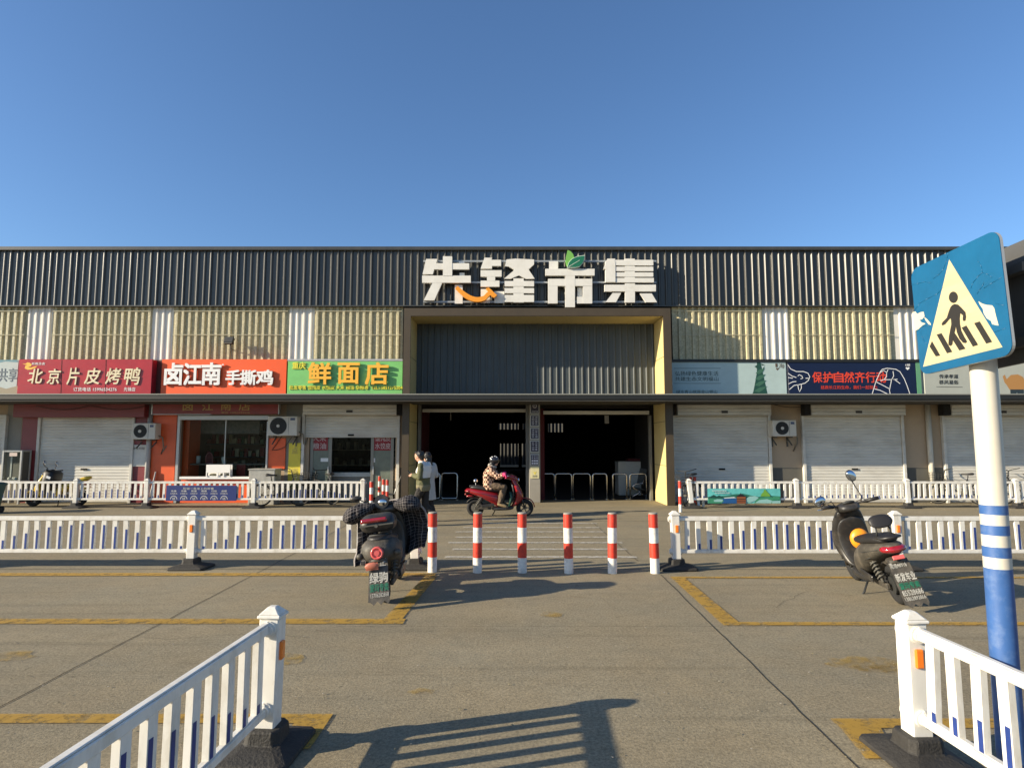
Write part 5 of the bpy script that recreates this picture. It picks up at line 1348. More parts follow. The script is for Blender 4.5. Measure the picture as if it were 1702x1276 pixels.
    part('cable', b, M['black_seat'], hb)
    for s_ in (-1, 1):
        b = MB(); b.tube([(.17, s_ * (bw_ - .11), .97), (.115, s_ * (bw_ + .03), .99)], .02, 10); part('grip', b, c.get('grip', M['black_seat']), hb)
    b = MB()
    for s_ in (-1, 1): b.tube([(.21, s_ * .2, .965), (.20, s_ * .27, .955), (.17, s_ * .36, .965)], .007, 6)
    part('brake_lever', b, M['chrome'], hb)
    if c.get('mirrors', True):
        for s_ in (-1, 1):
            mm = c.get('mirror_' + ('l' if s_ > 0 else 'r'), (.24, .28, 1.17, 0))
            b = MB(); b.tube([(.2, s_ * .15, .97), (.21, s_ * .17, 1.03), (mm[0] + .02, s_ * mm[1], mm[2] - .06)], .008, 6); st = part('mirror', b, M['black_plastic'])
            rot = Matrix.Rotation(mm[3], 3, 'X')
            b = MB(); b.ell((mm[0], s_ * mm[1], mm[2]), (.022, .055, .075), 0, 16, 8, rot); part('mirror_shell', b, M['black_plastic'], st)
            b = MB(); b.ell((mm[0] - .016, s_ * mm[1], mm[2]), (.010, .049, .067), 0, 16, 8, rot); part('mirror_glass', b, M['mirror'], st)
    for s_ in (-1, 1):
        b = MB(); b.tube([(-.58, s_ * .115, .24), (-.44, s_ * .12, .47)], .014, 8); coil(b, (-.56, s_ * .115, .28), (-.455, s_ * .12, .44), .028, .008, 5); part('shock_absorber', b, M['dado'])
        b = MB(); b.obox((-.42, s_ * .09, .20), (.20, 0, .0), (0, .018, 0), (0, 0, .03)); part('swing_arm', b, M['dusty_plastic'], bevel=.008)
    b = MB(); b.tube([(-.12, .11, .17), (-.17, .20, .06), (-.20, .27, .012)], .012, 6); b.tube([(-.2, .24, .01), (-.21, .31, .012)], .012, 6); part('kickstand', b, M['ac_dark'])
    if c.get('tail', 'wide') == 'wide':
        b = MB(); b.ell((-.75, 0, .602), (.105, .128, .050), 0, 24, 14); part('tail_light', b, M['red_lens'], rb)
        b = MB(); b.obox((-.835, 0, .525), (.008, 0, -.004), (0, .055, 0), (.01, 0, .018)); part('rear_reflector', b, M['pink_lens'], rb, bevel=.004)
    else:
        b = MB(); b.disc((-.815, 0, .56), (-1, 0, .1), .068, .03, 0, 28); b.torus((-.832, 0, .561), (-1, 0, .1), .055, .012, 0, 28, 8); b.disc((-.838, 0, .562), (-1, 0, .1), .028, .02, 0, 20); part('tail_light', b, M['pink_lens'], rb)
        for s_ in (-1, 1):
            b = MB(); b.ell((-.72, s_ * .20, .53), (.035, .04, .035)); part('indicator', b, M['dusty_plastic'], rb)
    fl = c.get('flap')
    if fl:
        A, B_ = Vector((-.78, 0, .50)), Vector((-.98, 0, .10))
        tv = (A - B_).normalized(); xv = Vector((0, -1, 0)); yv = tv.cross(xv); hw = .112
        L = (A - B_).length
        b = MB(); poly = [(-hw * .85, L), (hw * .85, L), (hw, 0)] + [(hw - 2 * hw * (k + .5) / 6 + (hw / 6 if False else 0), -.035 if k % 2 == 0 else 0) for k in range(6)] + [(-hw, 0)]
        b.prism_ax(poly, B_, xv, tv, yv * .006); part('mud_flap', b, M['dusty_plastic'])
        mt = Matrix(((xv.x, yv.x, tv.x, B_.x), (xv.y, yv.y, tv.y, B_.y), (xv.z, yv.z, tv.z, B_.z), (0, 0, 0, 1)))
        b = MB()
        for body, x0, x1, z0, z1, mi, bold in fl: b.text(body, x0 * hw, x1 * hw, z0 * L, z1 * L, -.004, bold, 0, mi, mt)
        if c.get('flap_green'):
            z0, z1 = c['flap_green']; k = len(b.v); b.box((-hw * .95, -.003, z0 * L), (hw * .95, -.0015, z1 * L), 1)
            for q in range(k, len(b.v)): b.v[q] = mt @ b.v[q]
        part('flap_lettering', b, [M['flap_white_ink'], M['flap_green_ink'], M['dado']])
    return t, part
flat('flap_green_ink', 40, 125, 95, .6, var=.4, vs_=30)
flat('flap_white_ink', 190, 188, 178, .72, var=.35, vs_=30)
# black scooter with the quilted apron
pl_ = gd(641, 1000)
hl_ = math.atan2(1.15, -.06)
# rear contact is at local x = -.60
def place(prear, heading): return (prear.x + .60 * math.cos(heading), prear.y + .60 * math.sin(heading))
rear_retro = [(.0, .36, .10, .16), (-.10, .42, .16, .18), (-.30, .50, .205, .17), (-.50, .55, .215, .155), (-.66, .565, .205, .14), (-.76, .56, .16, .11), (-.81, .555, .10, .07)]
t, part = scooter('parked_scooter', 'black scooter with a checked quilted apron, top case and round tail light', place(pl_, hl_), hl_, R(-7),
    dict(front=M['black_plastic'], body=M['dusty_plastic'], tail='round', rear=rear_retro, mirrors=False, flap_green=None,
         flap=[('绿驹', -.82, .85, .42, .66, 0, .03), ('爱玛专卖', -.82, .9, .22, .40, 1, .03), ('13706282868', -.75, .9, .09, .18, 0, .01), ('正', .15, .7, .80, .98, 0, .02)]))
b = MB(); b.obox((-.86, .06, .435), (.012, 0, 0), (0, .065, 0), (0, 0, .035)); b.ell((-.865, .06, .44), (.02, .075, .04)); part('rear_reflector', b, M['rust'])
b = MB(); b.loft([((-.52, 0, .74), (.15, 0, 0), (0, .17, 0)), ((-.53, 0, .82), (.17, 0, 0), (0, .20, 0)), ((-.53, 0, .88), (.165, 0, 0), (0, .20, 0)), ((-.51, 0, .93), (.12, 0, 0), (0, .16, 0)), ((-.5, 0, .945), (.08, 0, 0), (0, .11, 0))], 26, 0, 3.5); tc_ = part('top_case', b, M['black_plastic'], sub=1)
b = MB(); b.loft([((-.706, .02, .868), (.008, 0, 0), (0, .145, 0)), ((-.704, .02, .915), (.010, 0, 0), (0, .14, 0))], 14, 0, 3); part('case_reflector', b, M['red_lens'], tc_)
b = MB(); b.obox((-.702, 0, .838), (.006, 0, 0), (0, .18, 0), (0, 0, .006)); b.disc((-.712, 0, .83), (1, 0, 0), .018, .02, 0, 12); part('case_latch', b, M['dado'], tc_)
b = MB(); b.tube([(-.3, .09, .70), (-.62, .09, .72), (-.66, 0, .72), (-.62, -.09, .72), (-.3, -.09, .70)], .014, 8); part('case_rack', b, M['ac_dark'])
def nz(x, y_, z, k=6): return mnoise.noise(Vector((x * k, y_ * k, z * k)))
def apron(u, v):
    yy = (u - .5) * 1.0
    bot = .26 if yy > 0 else .26 + .30 * abs(yy)
    z = 1.0 - v * (1.0 - bot) - .10 * max(0, abs(yy) - .30) * (1 - v) * 3
    wdt = (.78 + .12 * math.sin(v * 3)) if yy < 0 else (.74 + .20 * v)
    fold = .022 * math.sin(u * 31 + 3 * v + 2 * nz(u, v, 0, 3)) * (.25 + v) + .018 * abs(nz(u * 1.6, v * .7, 2, 5))
    x = .34 + .16 * math.sin(v * 2.6) - .42 * abs(yy) ** 1.35 + .03 * nz(yy, v, 1.3) + fold
    return (x, yy * wdt + .018 * nz(yy, v, 7) + .4 * fold * (u - .5), z + .02 * nz(yy, v, 3) + .025 * abs(math.sin(u * 9)) * v)
b = MB(); b.grid(apron, 60, 46); ap_ = part('quilted_apron', b, M['plaid'], fixn=False)
ap_.modifiers.new('padding', 'SOLIDIFY').thickness = .025
def muff(s_, cx, cy, cz, rx, ry, rz, tilt):
    def fn(u, v):
        a, e = 2 * math.pi * u, math.pi * (v - .5)
        px = rx * math.cos(e) * math.cos(a); py = ry * math.sin(e); pz = rz * math.cos(e) * math.sin(a)
        q = 1 + .26 * nz(px, py + s_, pz, 9) - .22 * abs(nz(px, py, pz + s_, 17)) + .05 * nz(px, py, pz, 45)
        flare = 1 + .35 * (py * s_ / ry)
        return (cx + px * q * flare, cy + py, cz + pz * q * flare + py * tilt)
    b = MB(); b.grid(fn, 44, 26); return part('hand_muff', b, M['plaid'], fixn=False)
muff(1, .12, .33, .93, .14, .20, .10, -.28); muff(-1, .16, -.24, .95, .13, .17, .10, .10)
for s_, (yy, zz) in ((1, (.33, 1.10)), (-1, (-.03, 1.06))):
    b = MB()
    if s_ > 0:
        b.tube([(.2, .17, .98), (.21, .28, 1.04), (.21, .34, 1.08)], .008, 6); b.ell((.2, .37, 1.09), (.03, .075, .035)); part('mirror', b, M['black_plastic'])
    else:
        b.tube([(.2, 0, .95), (.2, .03, 1.03)], .012, 6); b.disc((.14, .05, 1.02), (-1, 0, .15), .085, .06, 0, 28); ml = part('mirror', b, M['black_plastic'])
        b = MB(); b.ell((.11, .04, 1.01), (.016, .055, .045)); part('mirror_glass', b, M['chrome'], ml)
# scooter with the orange cover
pr_ = gd(1508, 1003)
hr_ = math.atan2(1.05, .16)
pr_ = pr_ + Vector((-.06, 0, 0))
t, part = scooter('parked_scooter', 'dusty black scooter with an orange cover at the seat front and a red tail light', place(pr_, hr_), hr_, R(-12),
    dict(front=M['black_plastic'], body=M['dusty_plastic'], wide=1.1, bar=.29, rear=[(.14, .30, .10, .11), (.04, .33, .16, .17), (-.12, .40, .185, .19), (-.28, .47, .195, .165), (-.46, .535, .19, .115), (-.64, .585, .155, .08), (-.78, .615, .10, .05), (-.83, .625, .05, .025)], mirror_l=(.24, .29, 1.05, R(60)), mirror_r=(.24, .13, 1.28, R(-20)), flap_green=None,
         flap=[('南通48916', -.85, .55, .80, .93, 0, .02), ('新发车业', -.8, .85, .50, .68, 0, .035), ('爱玛专卖', -.8, .88, .33, .47, 1, .03), ('85528686', -.82, .9, .19, .30, 0, .02), ('13862892866', -.82, .9, .08, .16, 0, .01)]))
t.scale = (1.03, 1.03, 1.03)
b = MB(); b.ell((.05, .02, .585), (.060, .108, .118), 0, 28, 16); part('seat_cover', b, M['orange_gloss'])['label'] = 'rounded orange cover at the front of the seat'
b = MB(); b.loft([((-.66, 0, .86), (0, .10, 0), (.02, 0, .055)), ((-.63, 0, .865), (0, .125, 0), (.03, 0, .07)), ((-.60, 0, .87), (0, .12, 0), (.02, 0, .065))], 18, 0, 2.3); br_ = part('backrest', b, M['black_seat'], sub=2)
b = MB()
for s_ in (-1, 1): b.tube([(-.62, s_ * .06, .83), (-.64, s_ * .07, .76), (-.60, s_ * .07, .69)], .010, 6)
part('backrest_stay', b, M['ac_dark'], br_)
b = MB(); b.tube([(-.45, .10, .69), (-.78, .09, .72), (-.82, 0, .72), (-.78, -.09, .72), (-.45, -.10, .69)], .015, 8); part('grab_rail', b, M['black_plastic'])
# red scooter on the road
ps_ = gd(790, 858)
t, part = scooter('ridden_scooter', 'red scooter crossing in front of the entrance under a rider', (ps_.x + .60, ps_.y), 0, 0,
    dict(front=M['red_gloss'], body=M['red_gloss'], grip=M['black_seat'], rim=M['dado'], mirrors=False, headset=M['red_gloss']))
b = MB(); b.tube([(-.60, .05, .70), (-.60, .06, .80)], .008, 6); b.ell((-.60, .06, .83), .055); part('tail_lamp_ball', b, M['chrome'])
b = MB(); b.obox((-.62, 0, .715), (.12, 0, 0), (0, .09, 0), (0, 0, .02)); part('rear_rack', b, M['black_plastic'], bevel=.01)
b = MB(); b.lofz([(.24, .20, .03, .15), (.45, .255, .035, .19), (.58, .23, .03, .15)], 14, 0, 3); part('wind_shield_panel', b, M['green_panel'])
RED = (ps_.x + .60, ps_.y)
# yellow scooter behind the far fence
py_ = gd(92, 828)
t, part = scooter('parked_scooter', 'yellow scooter with a black apron parked behind the far left fence', (fx(94, 815, 17.5), 17.5), math.pi + .12, R(4),
    dict(front=M['yellow_gloss'], body=M['yellow_gloss'], headset=M['black_plastic'], rear=[(.0, .36, .10, .14), (-.08, .42, .145, .15), (-.25, .50, .16, .12), (-.45, .60, .15, .10), (-.64, .70, .13, .09), (-.80, .77, .10, .06), (-.86, .785, .05, .03)]))
b = MB(); b.loft([((.20, 0, .42), (.10, 0, 0), (0, .25, 0)), ((.16, 0, .70), (.16, 0, 0), (0, .30, 0)), ((.14, 0, .90), (.17, 0, 0), (0, .28, 0)), ((.16, 0, .98), (.10, 0, 0), (0, .22, 0))], 22, 0, 3); part('black_apron', b, M['black_seat'])
b = MB(); b.obox((.10, .29, .78), (.05, 0, .02), (0, .01, 0), (-.01, 0, .03)); part('apron_tag', b, M['white_plain'])

# ---------------------------------------------------------------- bicycles
def bicycle(label, loc, rz, first=None):
    t = thing('bicycle', label, 'bicycle', loc, (R(6), 0, rz), 'bicycles parked along the shop fronts')
    def part(nm, b, m, par=t): return b.build(nm, m, par, world=False)
    for nm, x in (('rear_wheel', -.50), ('front_wheel', .52)):
        b = MB(); b.torus((x, 0, .31), (0, 1, 0), .29, .018, 0, 32, 7); w_ = part(nm, b, M['tyre'])
        b = MB(); b.torus((x, 0, .31), (0, 1, 0), .268, .009, 0, 28, 5); b.disc((x, 0, .31), (0, 1, 0), .03, .08, 0, 10)
        for k in range(14):
            a = 2 * math.pi * k / 14; b.tube([(x, 0, .31), (x + .265 * math.cos(a), 0, .31 + .265 * math.sin(a))], .0025, 3)
        part('rim', b, M['dado'], w_)
    b = MB(); b.tube([(.36, 0, .78), (.30, 0, .60), (-.05, 0, .30), (-.22, 0, .70)], .019, 8); b.tube([(.37, 0, .70), (-.2, 0, .58)], .015, 8)
    for s_ in (-1, 1):
        b.tube([(-.05, s_ * .04, .30), (-.50, s_ * .05, .31), (-.19, s_ * .03, .62)], .011, 6); b.tube([(.36, s_ * .04, .62), (.44, s_ * .045, .5), (.52, s_ * .045, .31)], .012, 6)
    part('frame', b, M['black_plastic'])
    b = MB(); b.tube([(.34, 0, .78), (.30, 0, .95)], .014, 8); b.tube([(.16, -.27, 1.0), (.28, -.12, .97), (.30, 0, .95), (.28, .12, .97), (.16, .27, 1.0)], .012, 8); part('handlebar', b, M['ac_dark'])
    b = MB(); b.tube([(-.22, 0, .68), (-.24, 0, .82)], .013, 8); b.loft([((-.08, 0, .85), (0, .02, 0), (0, 0, .018)), ((-.22, 0, .855), (0, .05, 0), (0, 0, .025)), ((-.34, 0, .865), (0, .10, 0), (0, 0, .035)), ((-.38, 0, .865), (0, .06, 0), (0, 0, .025))], 14); part('saddle', b, M['black_seat'])
    b = MB()
    for x in (.40, .47, .54, .61, .68): b.tube([(x, -.15, .88), (x + .0, -.12, .64), (x, .12, .64), (x, .15, .88)], .006, 4)
    for z in (.66, .74, .81, .88):
        q = .12 + (z - .64) * .125; b.tube([(.38, -q, z), (.70, -q, z), (.70, q, z), (.38, q, z), (.38, -q, z)], .006, 4)
    part('basket', b, M['ac_dark'])
    b = MB(); b.tube([(-.25, .06, .63), (-.72, .06, .64), (-.72, -.06, .64), (-.25, -.06, .63)], .009, 6); part('carrier', b, M['ac_dark'])
    b = MB(); secs = []
    for k in range(9):
        a = R(10 + 150 * k / 8); d = Vector((math.cos(a), 0, math.sin(a))); secs.append((Vector((-.50, 0, .31)) + d * .325, (0, .03, 0), d * .006))
    b.loft(secs, 10); part('mudguard', b, M['ac_dark'])
    b = MB(); b.disc((-.05, .05, .30), (0, 1, 0), .085, .01, 0, 20); b.tube([(-.05, .06, .30), (.05, .07, .16), (.05, .14, .16)], .009, 5); b.tube([(-.05, -.06, .30), (-.15, -.07, .44), (-.15, -.14, .44)], .009, 5); part('crank', b, M['dado'])
    return t
bk = bicycle('dark bicycle with a basket behind the right portal jamb', (fx(1152, 815, 17.55), 17.55, 0), math.pi + .95)
dup(bk, 'bicycle leaning under the left door of the noodle shop', (fx(532, 815, 18.05), 18.05, 0), (R(7), 0, 2.6))
dup(bk, 'bicycle beside the white drain pipe, its saddle left of the crossing sign pole', (fx(1594, 815, 17.95), 17.95, 0), (R(5), 0, math.pi - .5))
dup(bk, 'bicycle by the far shutter, right of the crossing sign pole', (fx(1702, 815, 17.95), 17.95, 0), (R(7), 0, math.pi - .1))
dup(bk, 'bicycle behind the marbled stall counter of the orange shop', (fx(466, 815, 17.5), 17.5, 0), (R(6), 0, .15))

# ---------------------------------------------------------------- people
def blob(name, b, mats, rule, parent, vox=.011, it=4, wr=0.0, wk=14):
    """fuses the builder's shapes into one continuous surface (voxel remesh), softens it and adds folds"""
    me = bpy.data.meshes.new(name); me.from_pydata(b.v, [], b.f)
    q = bmesh.new(); q.from_mesh(me); bmesh.ops.recalc_face_normals(q, faces=q.faces); q.to_mesh(me); q.free()
    o = bpy.data.objects.new(name, me); COL.objects.link(o)
    r = o.modifiers.new('fuse', 'REMESH'); r.mode = 'VOXEL'; r.voxel_size = vox
    if it: sm = o.modifiers.new('soft', 'SMOOTH'); sm.iterations = it; sm.factor = .5
    dg = bpy.context.evaluated_depsgraph_get(); dg.update()
    nm = bpy.data.meshes.new_from_object(o.evaluated_get(dg))
    bpy.data.objects.remove(o); nm.name = name
    if wr:
        ns = [v.normal.copy() for v in nm.vertices]
        for v, n_ in zip(nm.vertices, ns): v.co += n_ * wr * (mnoise.noise(v.co * wk) + .5 * mnoise.noise(v.co * wk * 2.3))
    nm.materials.clear()
    for m_ in mats: nm.materials.append(m_)
    for p in nm.polygons: p.use_smooth = True; p.material_index = rule(p.center) if rule else 0
    o = bpy.data.objects.new(name, nm); COL.objects.link(o); o.parent = parent
    return o
def hand(b, wr, d, up, s_, curl=.6, m=0, k=1.0):
    """palm, four bent fingers and a thumb at a wrist; d = finger direction, up = back of the hand, s_ = side of the thumb"""
    wr, d, up = Vector(wr), Vector(d).normalized(), Vector(up).normalized(); up = (up - d * up.dot(d)).normalized(); sd_ = d.cross(up) * s_
    L = .085 * k
    b.loft([(wr - d * .02, sd_ * .024 * k, up * .020 * k), (wr + d * L * .5, sd_ * .040 * k, up * .016 * k), (wr + d * L, sd_ * .040 * k, up * .012 * k)], 10, m)
    for i in range(4):
        p = wr + d * L + sd_ * (.030 - .020 * i) * k; ln = (.070, .078, .073, .058)[i] * k; pts = [p - d * .01]; a = 0
        for q in range(3):
            a += curl * (.8 + .1 * i); pts.append(pts[-1] + (d * math.cos(a) - up * math.sin(a)) * ln / 2.4)
        b.tube(pts, [.0095 * k, .009 * k, .008 * k, .006 * k], 7, m)
    p = wr + d * L * .25 + sd_ * .03 * k
    b.tube([p, p + sd_ * .022 * k + d * .025 * k - up * .008 * k, p + sd_ * .022 * k + d * .055 * k - up * .022 * k], [.012 * k, .010 * k, .007 * k], 7, m)
def frame_of(f, up):
    f, up = Vector(f).normalized(), Vector(up).normalized(); up = (up - f * up.dot(f)).normalized(); sd_ = f.cross(up)
    return f, sd_, up, Matrix((f, sd_, up)).transposed()
def skull(b, c, f, up, k=1.0):
    f, sd_, up, R3 = frame_of(f, up); c = Vector(c)
    b.ell(c + up * .02 * k - f * .012 * k, (.095 * k, .075 * k, .095 * k), 0, 16, 10, R3)
    b.ell(c + f * .028 * k - up * .055 * k, (.056 * k, .054 * k, .062 * k), 0, 12, 8, R3)
    b.ell(c + f * .045 * k + up * .0 * k, (.045 * k, .060 * k, .07 * k), 0, 12, 8, R3)
    b.loft([(c + f * .078 * k + up * .022 * k, sd_ * .007 * k, f * .008 * k), (c + f * .098 * k - up * .012 * k, sd_ * .012 * k, f * .012 * k), (c + f * .086 * k - up * .024 * k, sd_ * .013 * k, f * .008 * k)], 8)
    for s_ in (-1, 1): b.ell(c + sd_ * s_ * .074 * k - up * .008 * k - f * .01 * k, (.018 * k, .010 * k, .030 * k), 0, 8, 6, R3)
def face(parent, c, f, up, k=1.0):
    f, sd_, up, R3 = frame_of(f, up); c = Vector(c)
    b = MB()
    for s_ in (-1, 1):
        b.ell(c + f * .080 * k + sd_ * s_ * .030 * k + up * .012 * k, (.010 * k, .013 * k, .007 * k), 0, 8, 6, R3)
        b.ell(c + f * .084 * k + sd_ * s_ * .031 * k + up * .030 * k, (.006 * k, .019 * k, .004 * k), 0, 8, 5, R3)
    b.ell(c + f * .082 * k - up * .055 * k, (.008 * k, .020 * k, .006 * k), 1, 8, 6, R3)
    b.build('face', [M['hair'], lip], parent, world=False)
lip = flat('lip', 150, 75, 65, .6)
def person(label, p, heading, group=None): return thing('person', label, 'person', (p[0], p[1], 0), (0, 0, heading), group)
def torso(b, J, g=1.0, low=None, n=20, neck=True):
    X, Y = Vector((1, 0, 0)), Vector((0, 1, 0))
    P_ = {k: Vector(v) for k, v in J.items()}
    sh = (P_['shL'] + P_['shR']) / 2
    secs = []
    if low: secs.append(low)
    secs += [(P_['pelvis'], X * .118 * g, Y * .160 * g), (P_['waist'], X * .108 * g, Y * .148 * g), (P_['chest'], X * .122 * g, Y * .170 * g), (sh - Vector((0, 0, .01)), X * .098 * g, Y * .168 * g)]
    if neck: secs += [(P_['nb'] - Vector((0, 0, .005)), X * .062 * g, Y * .080 * g), (P_['nb'] + Vector((.01, 0, .03)), X * .055 * g, Y * .060 * g)]
    b.loft(secs, n, 0, 2.3)
def limb(b, J, names, rs):
    pts = [Vector(J[q]) for q in names]; P_, Q = [], []
    for i in range(len(pts) - 1):
        for k in range(4):
            t = k / 4; P_.append(pts[i].lerp(pts[i + 1], t)); Q.append(rs[i] * (1 - t) + rs[i + 1] * t)
    P_.append(pts[-1]); Q.append(rs[-1])
    b.tube(P_, Q, 12)
    for p, r_ in zip(pts[:-1], rs[:-1]): b.ell(p, r_ * .98, 0, 10, 8)
def dressed(t, J, hd, trouser, shoe, tops, toprule, low=None, hands=(), sleeve=(.078, .062, .050), leg=(.098, .078, .064), g=1.0):
    """body with head and hands, then jacket, trousers and shoes over it"""
    hc, hf, hu, hk = hd
    b = MB(); torso(b, J, .82)
    b.tube([Vector(J['nb']) - Vector((0, 0, .03)), Vector(J['neck']), Vector(hc) - Vector((.01, 0, .03))], [.058 * hk, .052 * hk, .050 * hk], 12)
    skull(b, hc, hf, hu, hk)
    for s_ in 'LR':
        limb(b, J, ['sh' + s_, 'el' + s_, 'wr' + s_], [.05, .038, .027]); limb(b, J, ['hip' + s_, 'knee' + s_, 'ank' + s_, 'toe' + s_], [.075, .052, .036, .022])
    for h in hands: hand(b, *h)
    body = blob('body', b, [M['skin']], None, t, .0065, 3)
    face(t, hc, hf, hu, hk)
    b = MB(); torso(b, J, g, low)
    for s_ in 'LR': limb(b, J, ['sh' + s_, 'el' + s_, 'wr' + s_], sleeve)
    jk = blob('jacket', b, tops, toprule, t, .011, 5, .010, 11)
    b = MB(); p = Vector(J['pelvis'])
    b.loft([(p + Vector((0, 0, .06)), (.112, 0, 0), (0, .15, 0)), (p - Vector((0, 0, .04)), (.118, 0, 0), (0, .158, 0)), ((Vector(J['hipL']) + Vector(J['hipR'])) / 2 - Vector((0, 0, .05)), (.10, 0, 0), (0, .14, 0))], 18)
    for s_ in 'LR': limb(b, J, ['hip' + s_, 'knee' + s_, 'ank' + s_], leg)
    blob('trousers', b, [trouser], None, t, .011, 4, .012, 12)
    for s_ in 'LR':
        b = MB(); a, c = Vector(J['ank' + s_]), Vector(J['toe' + s_]); d = (c - a); d.z *= .6; d.normalize()
        f = Vector((d.x, d.y, 0)).normalized(); sd_ = Vector((-f.y, f.x, 0))
        up = d.cross(sd_).normalized(); up = up if up.z > 0 else -up
        h0 = c - d * .20
        b.loft([(h0, sd_ * .030, up * .03), (h0 + d * .03 + up * .02, sd_ * .040, up * .055), (h0 + d * .10 + up * .012, sd_ * .042, up * .048), (h0 + d * .20, sd_ * .045, up * .034), (h0 + d * .26 - up * .004, sd_ * .03, up * .022)], 14, 0, 2.4)
        b.build('shoe', shoe, t, world=False)
def segd(p, a, c):
    a, c = Vector(a), Vector(c); d = c - a; u = max(0, min(1, (p - a).dot(d) / d.length_squared)); return (p - a - d * u).length
# man looking at his phone
pm = gd(703, 874)
HM = math.pi - .32
t = person('man in a white and olive padded jacket walking with his head bent over a phone', (pm.x, pm.y), HM)
J = dict(pelvis=(0, 0, .86), waist=(.01, 0, .98), chest=(.0, 0, 1.20), nb=(.04, 0, 1.38), neck=(.075, 0, 1.42), hipL=(.0, .09, .83), hipR=(0, -.09, .83),
         kneeL=(.17, .09, .47), ankL=(.18, .09, .11), toeL=(.30, .09, .04), kneeR=(.0, -.09, .46), ankR=(-.24, -.09, .16), toeR=(-.13, -.09, .04),
         shL=(-.02, .175, 1.32), elL=(-.02, .235, 1.06), wrL=(.20, .13, 1.10), shR=(-.02, -.175, 1.32), elR=(.0, -.235, 1.06), wrR=(.22, -.10, 1.10))
def rule(c):
    if min(segd(c, J['sh' + s_], J['el' + s_]) for s_ in 'LR') < .092 and abs(c.y) > .20 and c.x < .05 or min(segd(c, J['el' + s_], J['wr' + s_]) for s_ in 'LR') < .075: return 1
    return 0 if c.z > 1.05 else (1 if c.z > .90 else 2)
hc_ = Vector((.125, 0, 1.505))
dressed(t, J, (hc_, (.86, 0, -.5), (.5, 0, .86), 1.0), M['trouser_dark'], M['white_plain'], [M['vest_white'], M['olive'], M['khaki']], rule, low=(Vector((0, 0, .76)), Vector((.13, 0, 0)), Vector((0, .165, 0))),
        hands=((J['wrL'], (.9, -.35, .25), (0, .6, .8), -1, .55), (J['wrR'], (.9, .25, .25), (0, -.6, .8), 1, .55)), g=1.22)
b = MB(); b.ell(hc_ + Vector((-.035, 0, .045)), (.098, .090, .092), 0, 18, 10); b.ell(hc_ + Vector((.035, 0, .085)), (.060, .072, .038), 0, 12, 7); b.ell(hc_ + Vector((-.075, 0, -.02)), (.05, .075, .06), 0, 12, 7)
blob('hair', b, [M['hair']], None, t, .008, 2, .016, 22)
ph = thing('phone', 'dark phone held in the walking man\'s hands', 'phone', (0, 0, 0))
mm = Matrix.Translation((pm.x, pm.y, 0)) @ Matrix.Rotation(HM, 4, 'Z') @ Matrix.Scale(.955, 4)
t.scale = (.955, .955, .955)
pc = mm @ Vector((.335, 0.005, 1.145)); ph.location = pc
b = MB(); dx = (mm.to_3x3() @ Vector((.055, 0, .045))); dy = mm.to_3x3() @ Vector((0, .034, 0)); dn = dx.cross(dy).normalized() * .004
b.obox(pc, dx, dy, dn); b.build('case', M['ac_dark'], ph, bevel=.002)
b = MB(); b.obox(pc + dn * 1.15 * (1 if dn.z > 0 else -1), dx * .93, dy * .93, dn * .1); b.build('screen', M['mirror'], ph)
# woman in the pale coat behind him
pw = gd(711, 866)
t = person('woman in a pale long coat with dark hair, walking behind the man with the phone', (pw.x, pw.y), math.pi * .80)
J = dict(pelvis=(0, 0, .84), waist=(.0, 0, .96), chest=(.0, 0, 1.17), nb=(.02, 0, 1.34), neck=(.03, 0, 1.39), hipL=(.0, .085, .80), hipR=(0, -.085, .80),
         kneeL=(.06, .085, .45), ankL=(.04, .085, .10), toeL=(.16, .09, .04), kneeR=(.02, -.085, .45), ankR=(-.12, -.085, .12), toeR=(-.01, -.09, .04),
         shL=(0, .165, 1.29), elL=(.02, .22, 1.03), wrL=(.18, .15, .95), shR=(0, -.165, 1.29), elR=(-.04, -.23, 1.06), wrR=(.08, -.20, 1.25))
hc_ = Vector((.06, 0, 1.49))
dressed(t, J, (hc_, (1, 0, -.12), (.1, 0, 1), .97), M['trouser_dark'], M['white_plain'], [M['coat_pale']], None, low=(Vector((-.02, 0, .50)), Vector((.15, 0, 0)), Vector((0, .185, 0))),
        hands=((J['wrL'], (.6, -.1, -.8), (0, 1, .2), -1, .4), (J['wrR'], (.5, .1, .8), (0, -1, 0), 1, .6)), g=1.08)
t.scale = (.945, .945, .945)
b = MB(); b.ell(hc_ + Vector((-.025, 0, .035)), (.10, .090, .10), 0, 18, 10); b.loft([(hc_ + Vector((-.04, 0, .02)), (.075, 0, 0), (0, .088, 0)), (hc_ + Vector((-.075, 0, -.10)), (.06, 0, 0), (0, .085, 0)), (hc_ + Vector((-.10, 0, -.20)), (.045, 0, 0), (0, .09, 0)), (hc_ + Vector((-.115, 0, -.29)), (.025, 0, 0), (0, .06, 0))], 16, 0, 2.2)
blob('hair', b, [M['hair']], None, t, .008, 3, .012, 18)
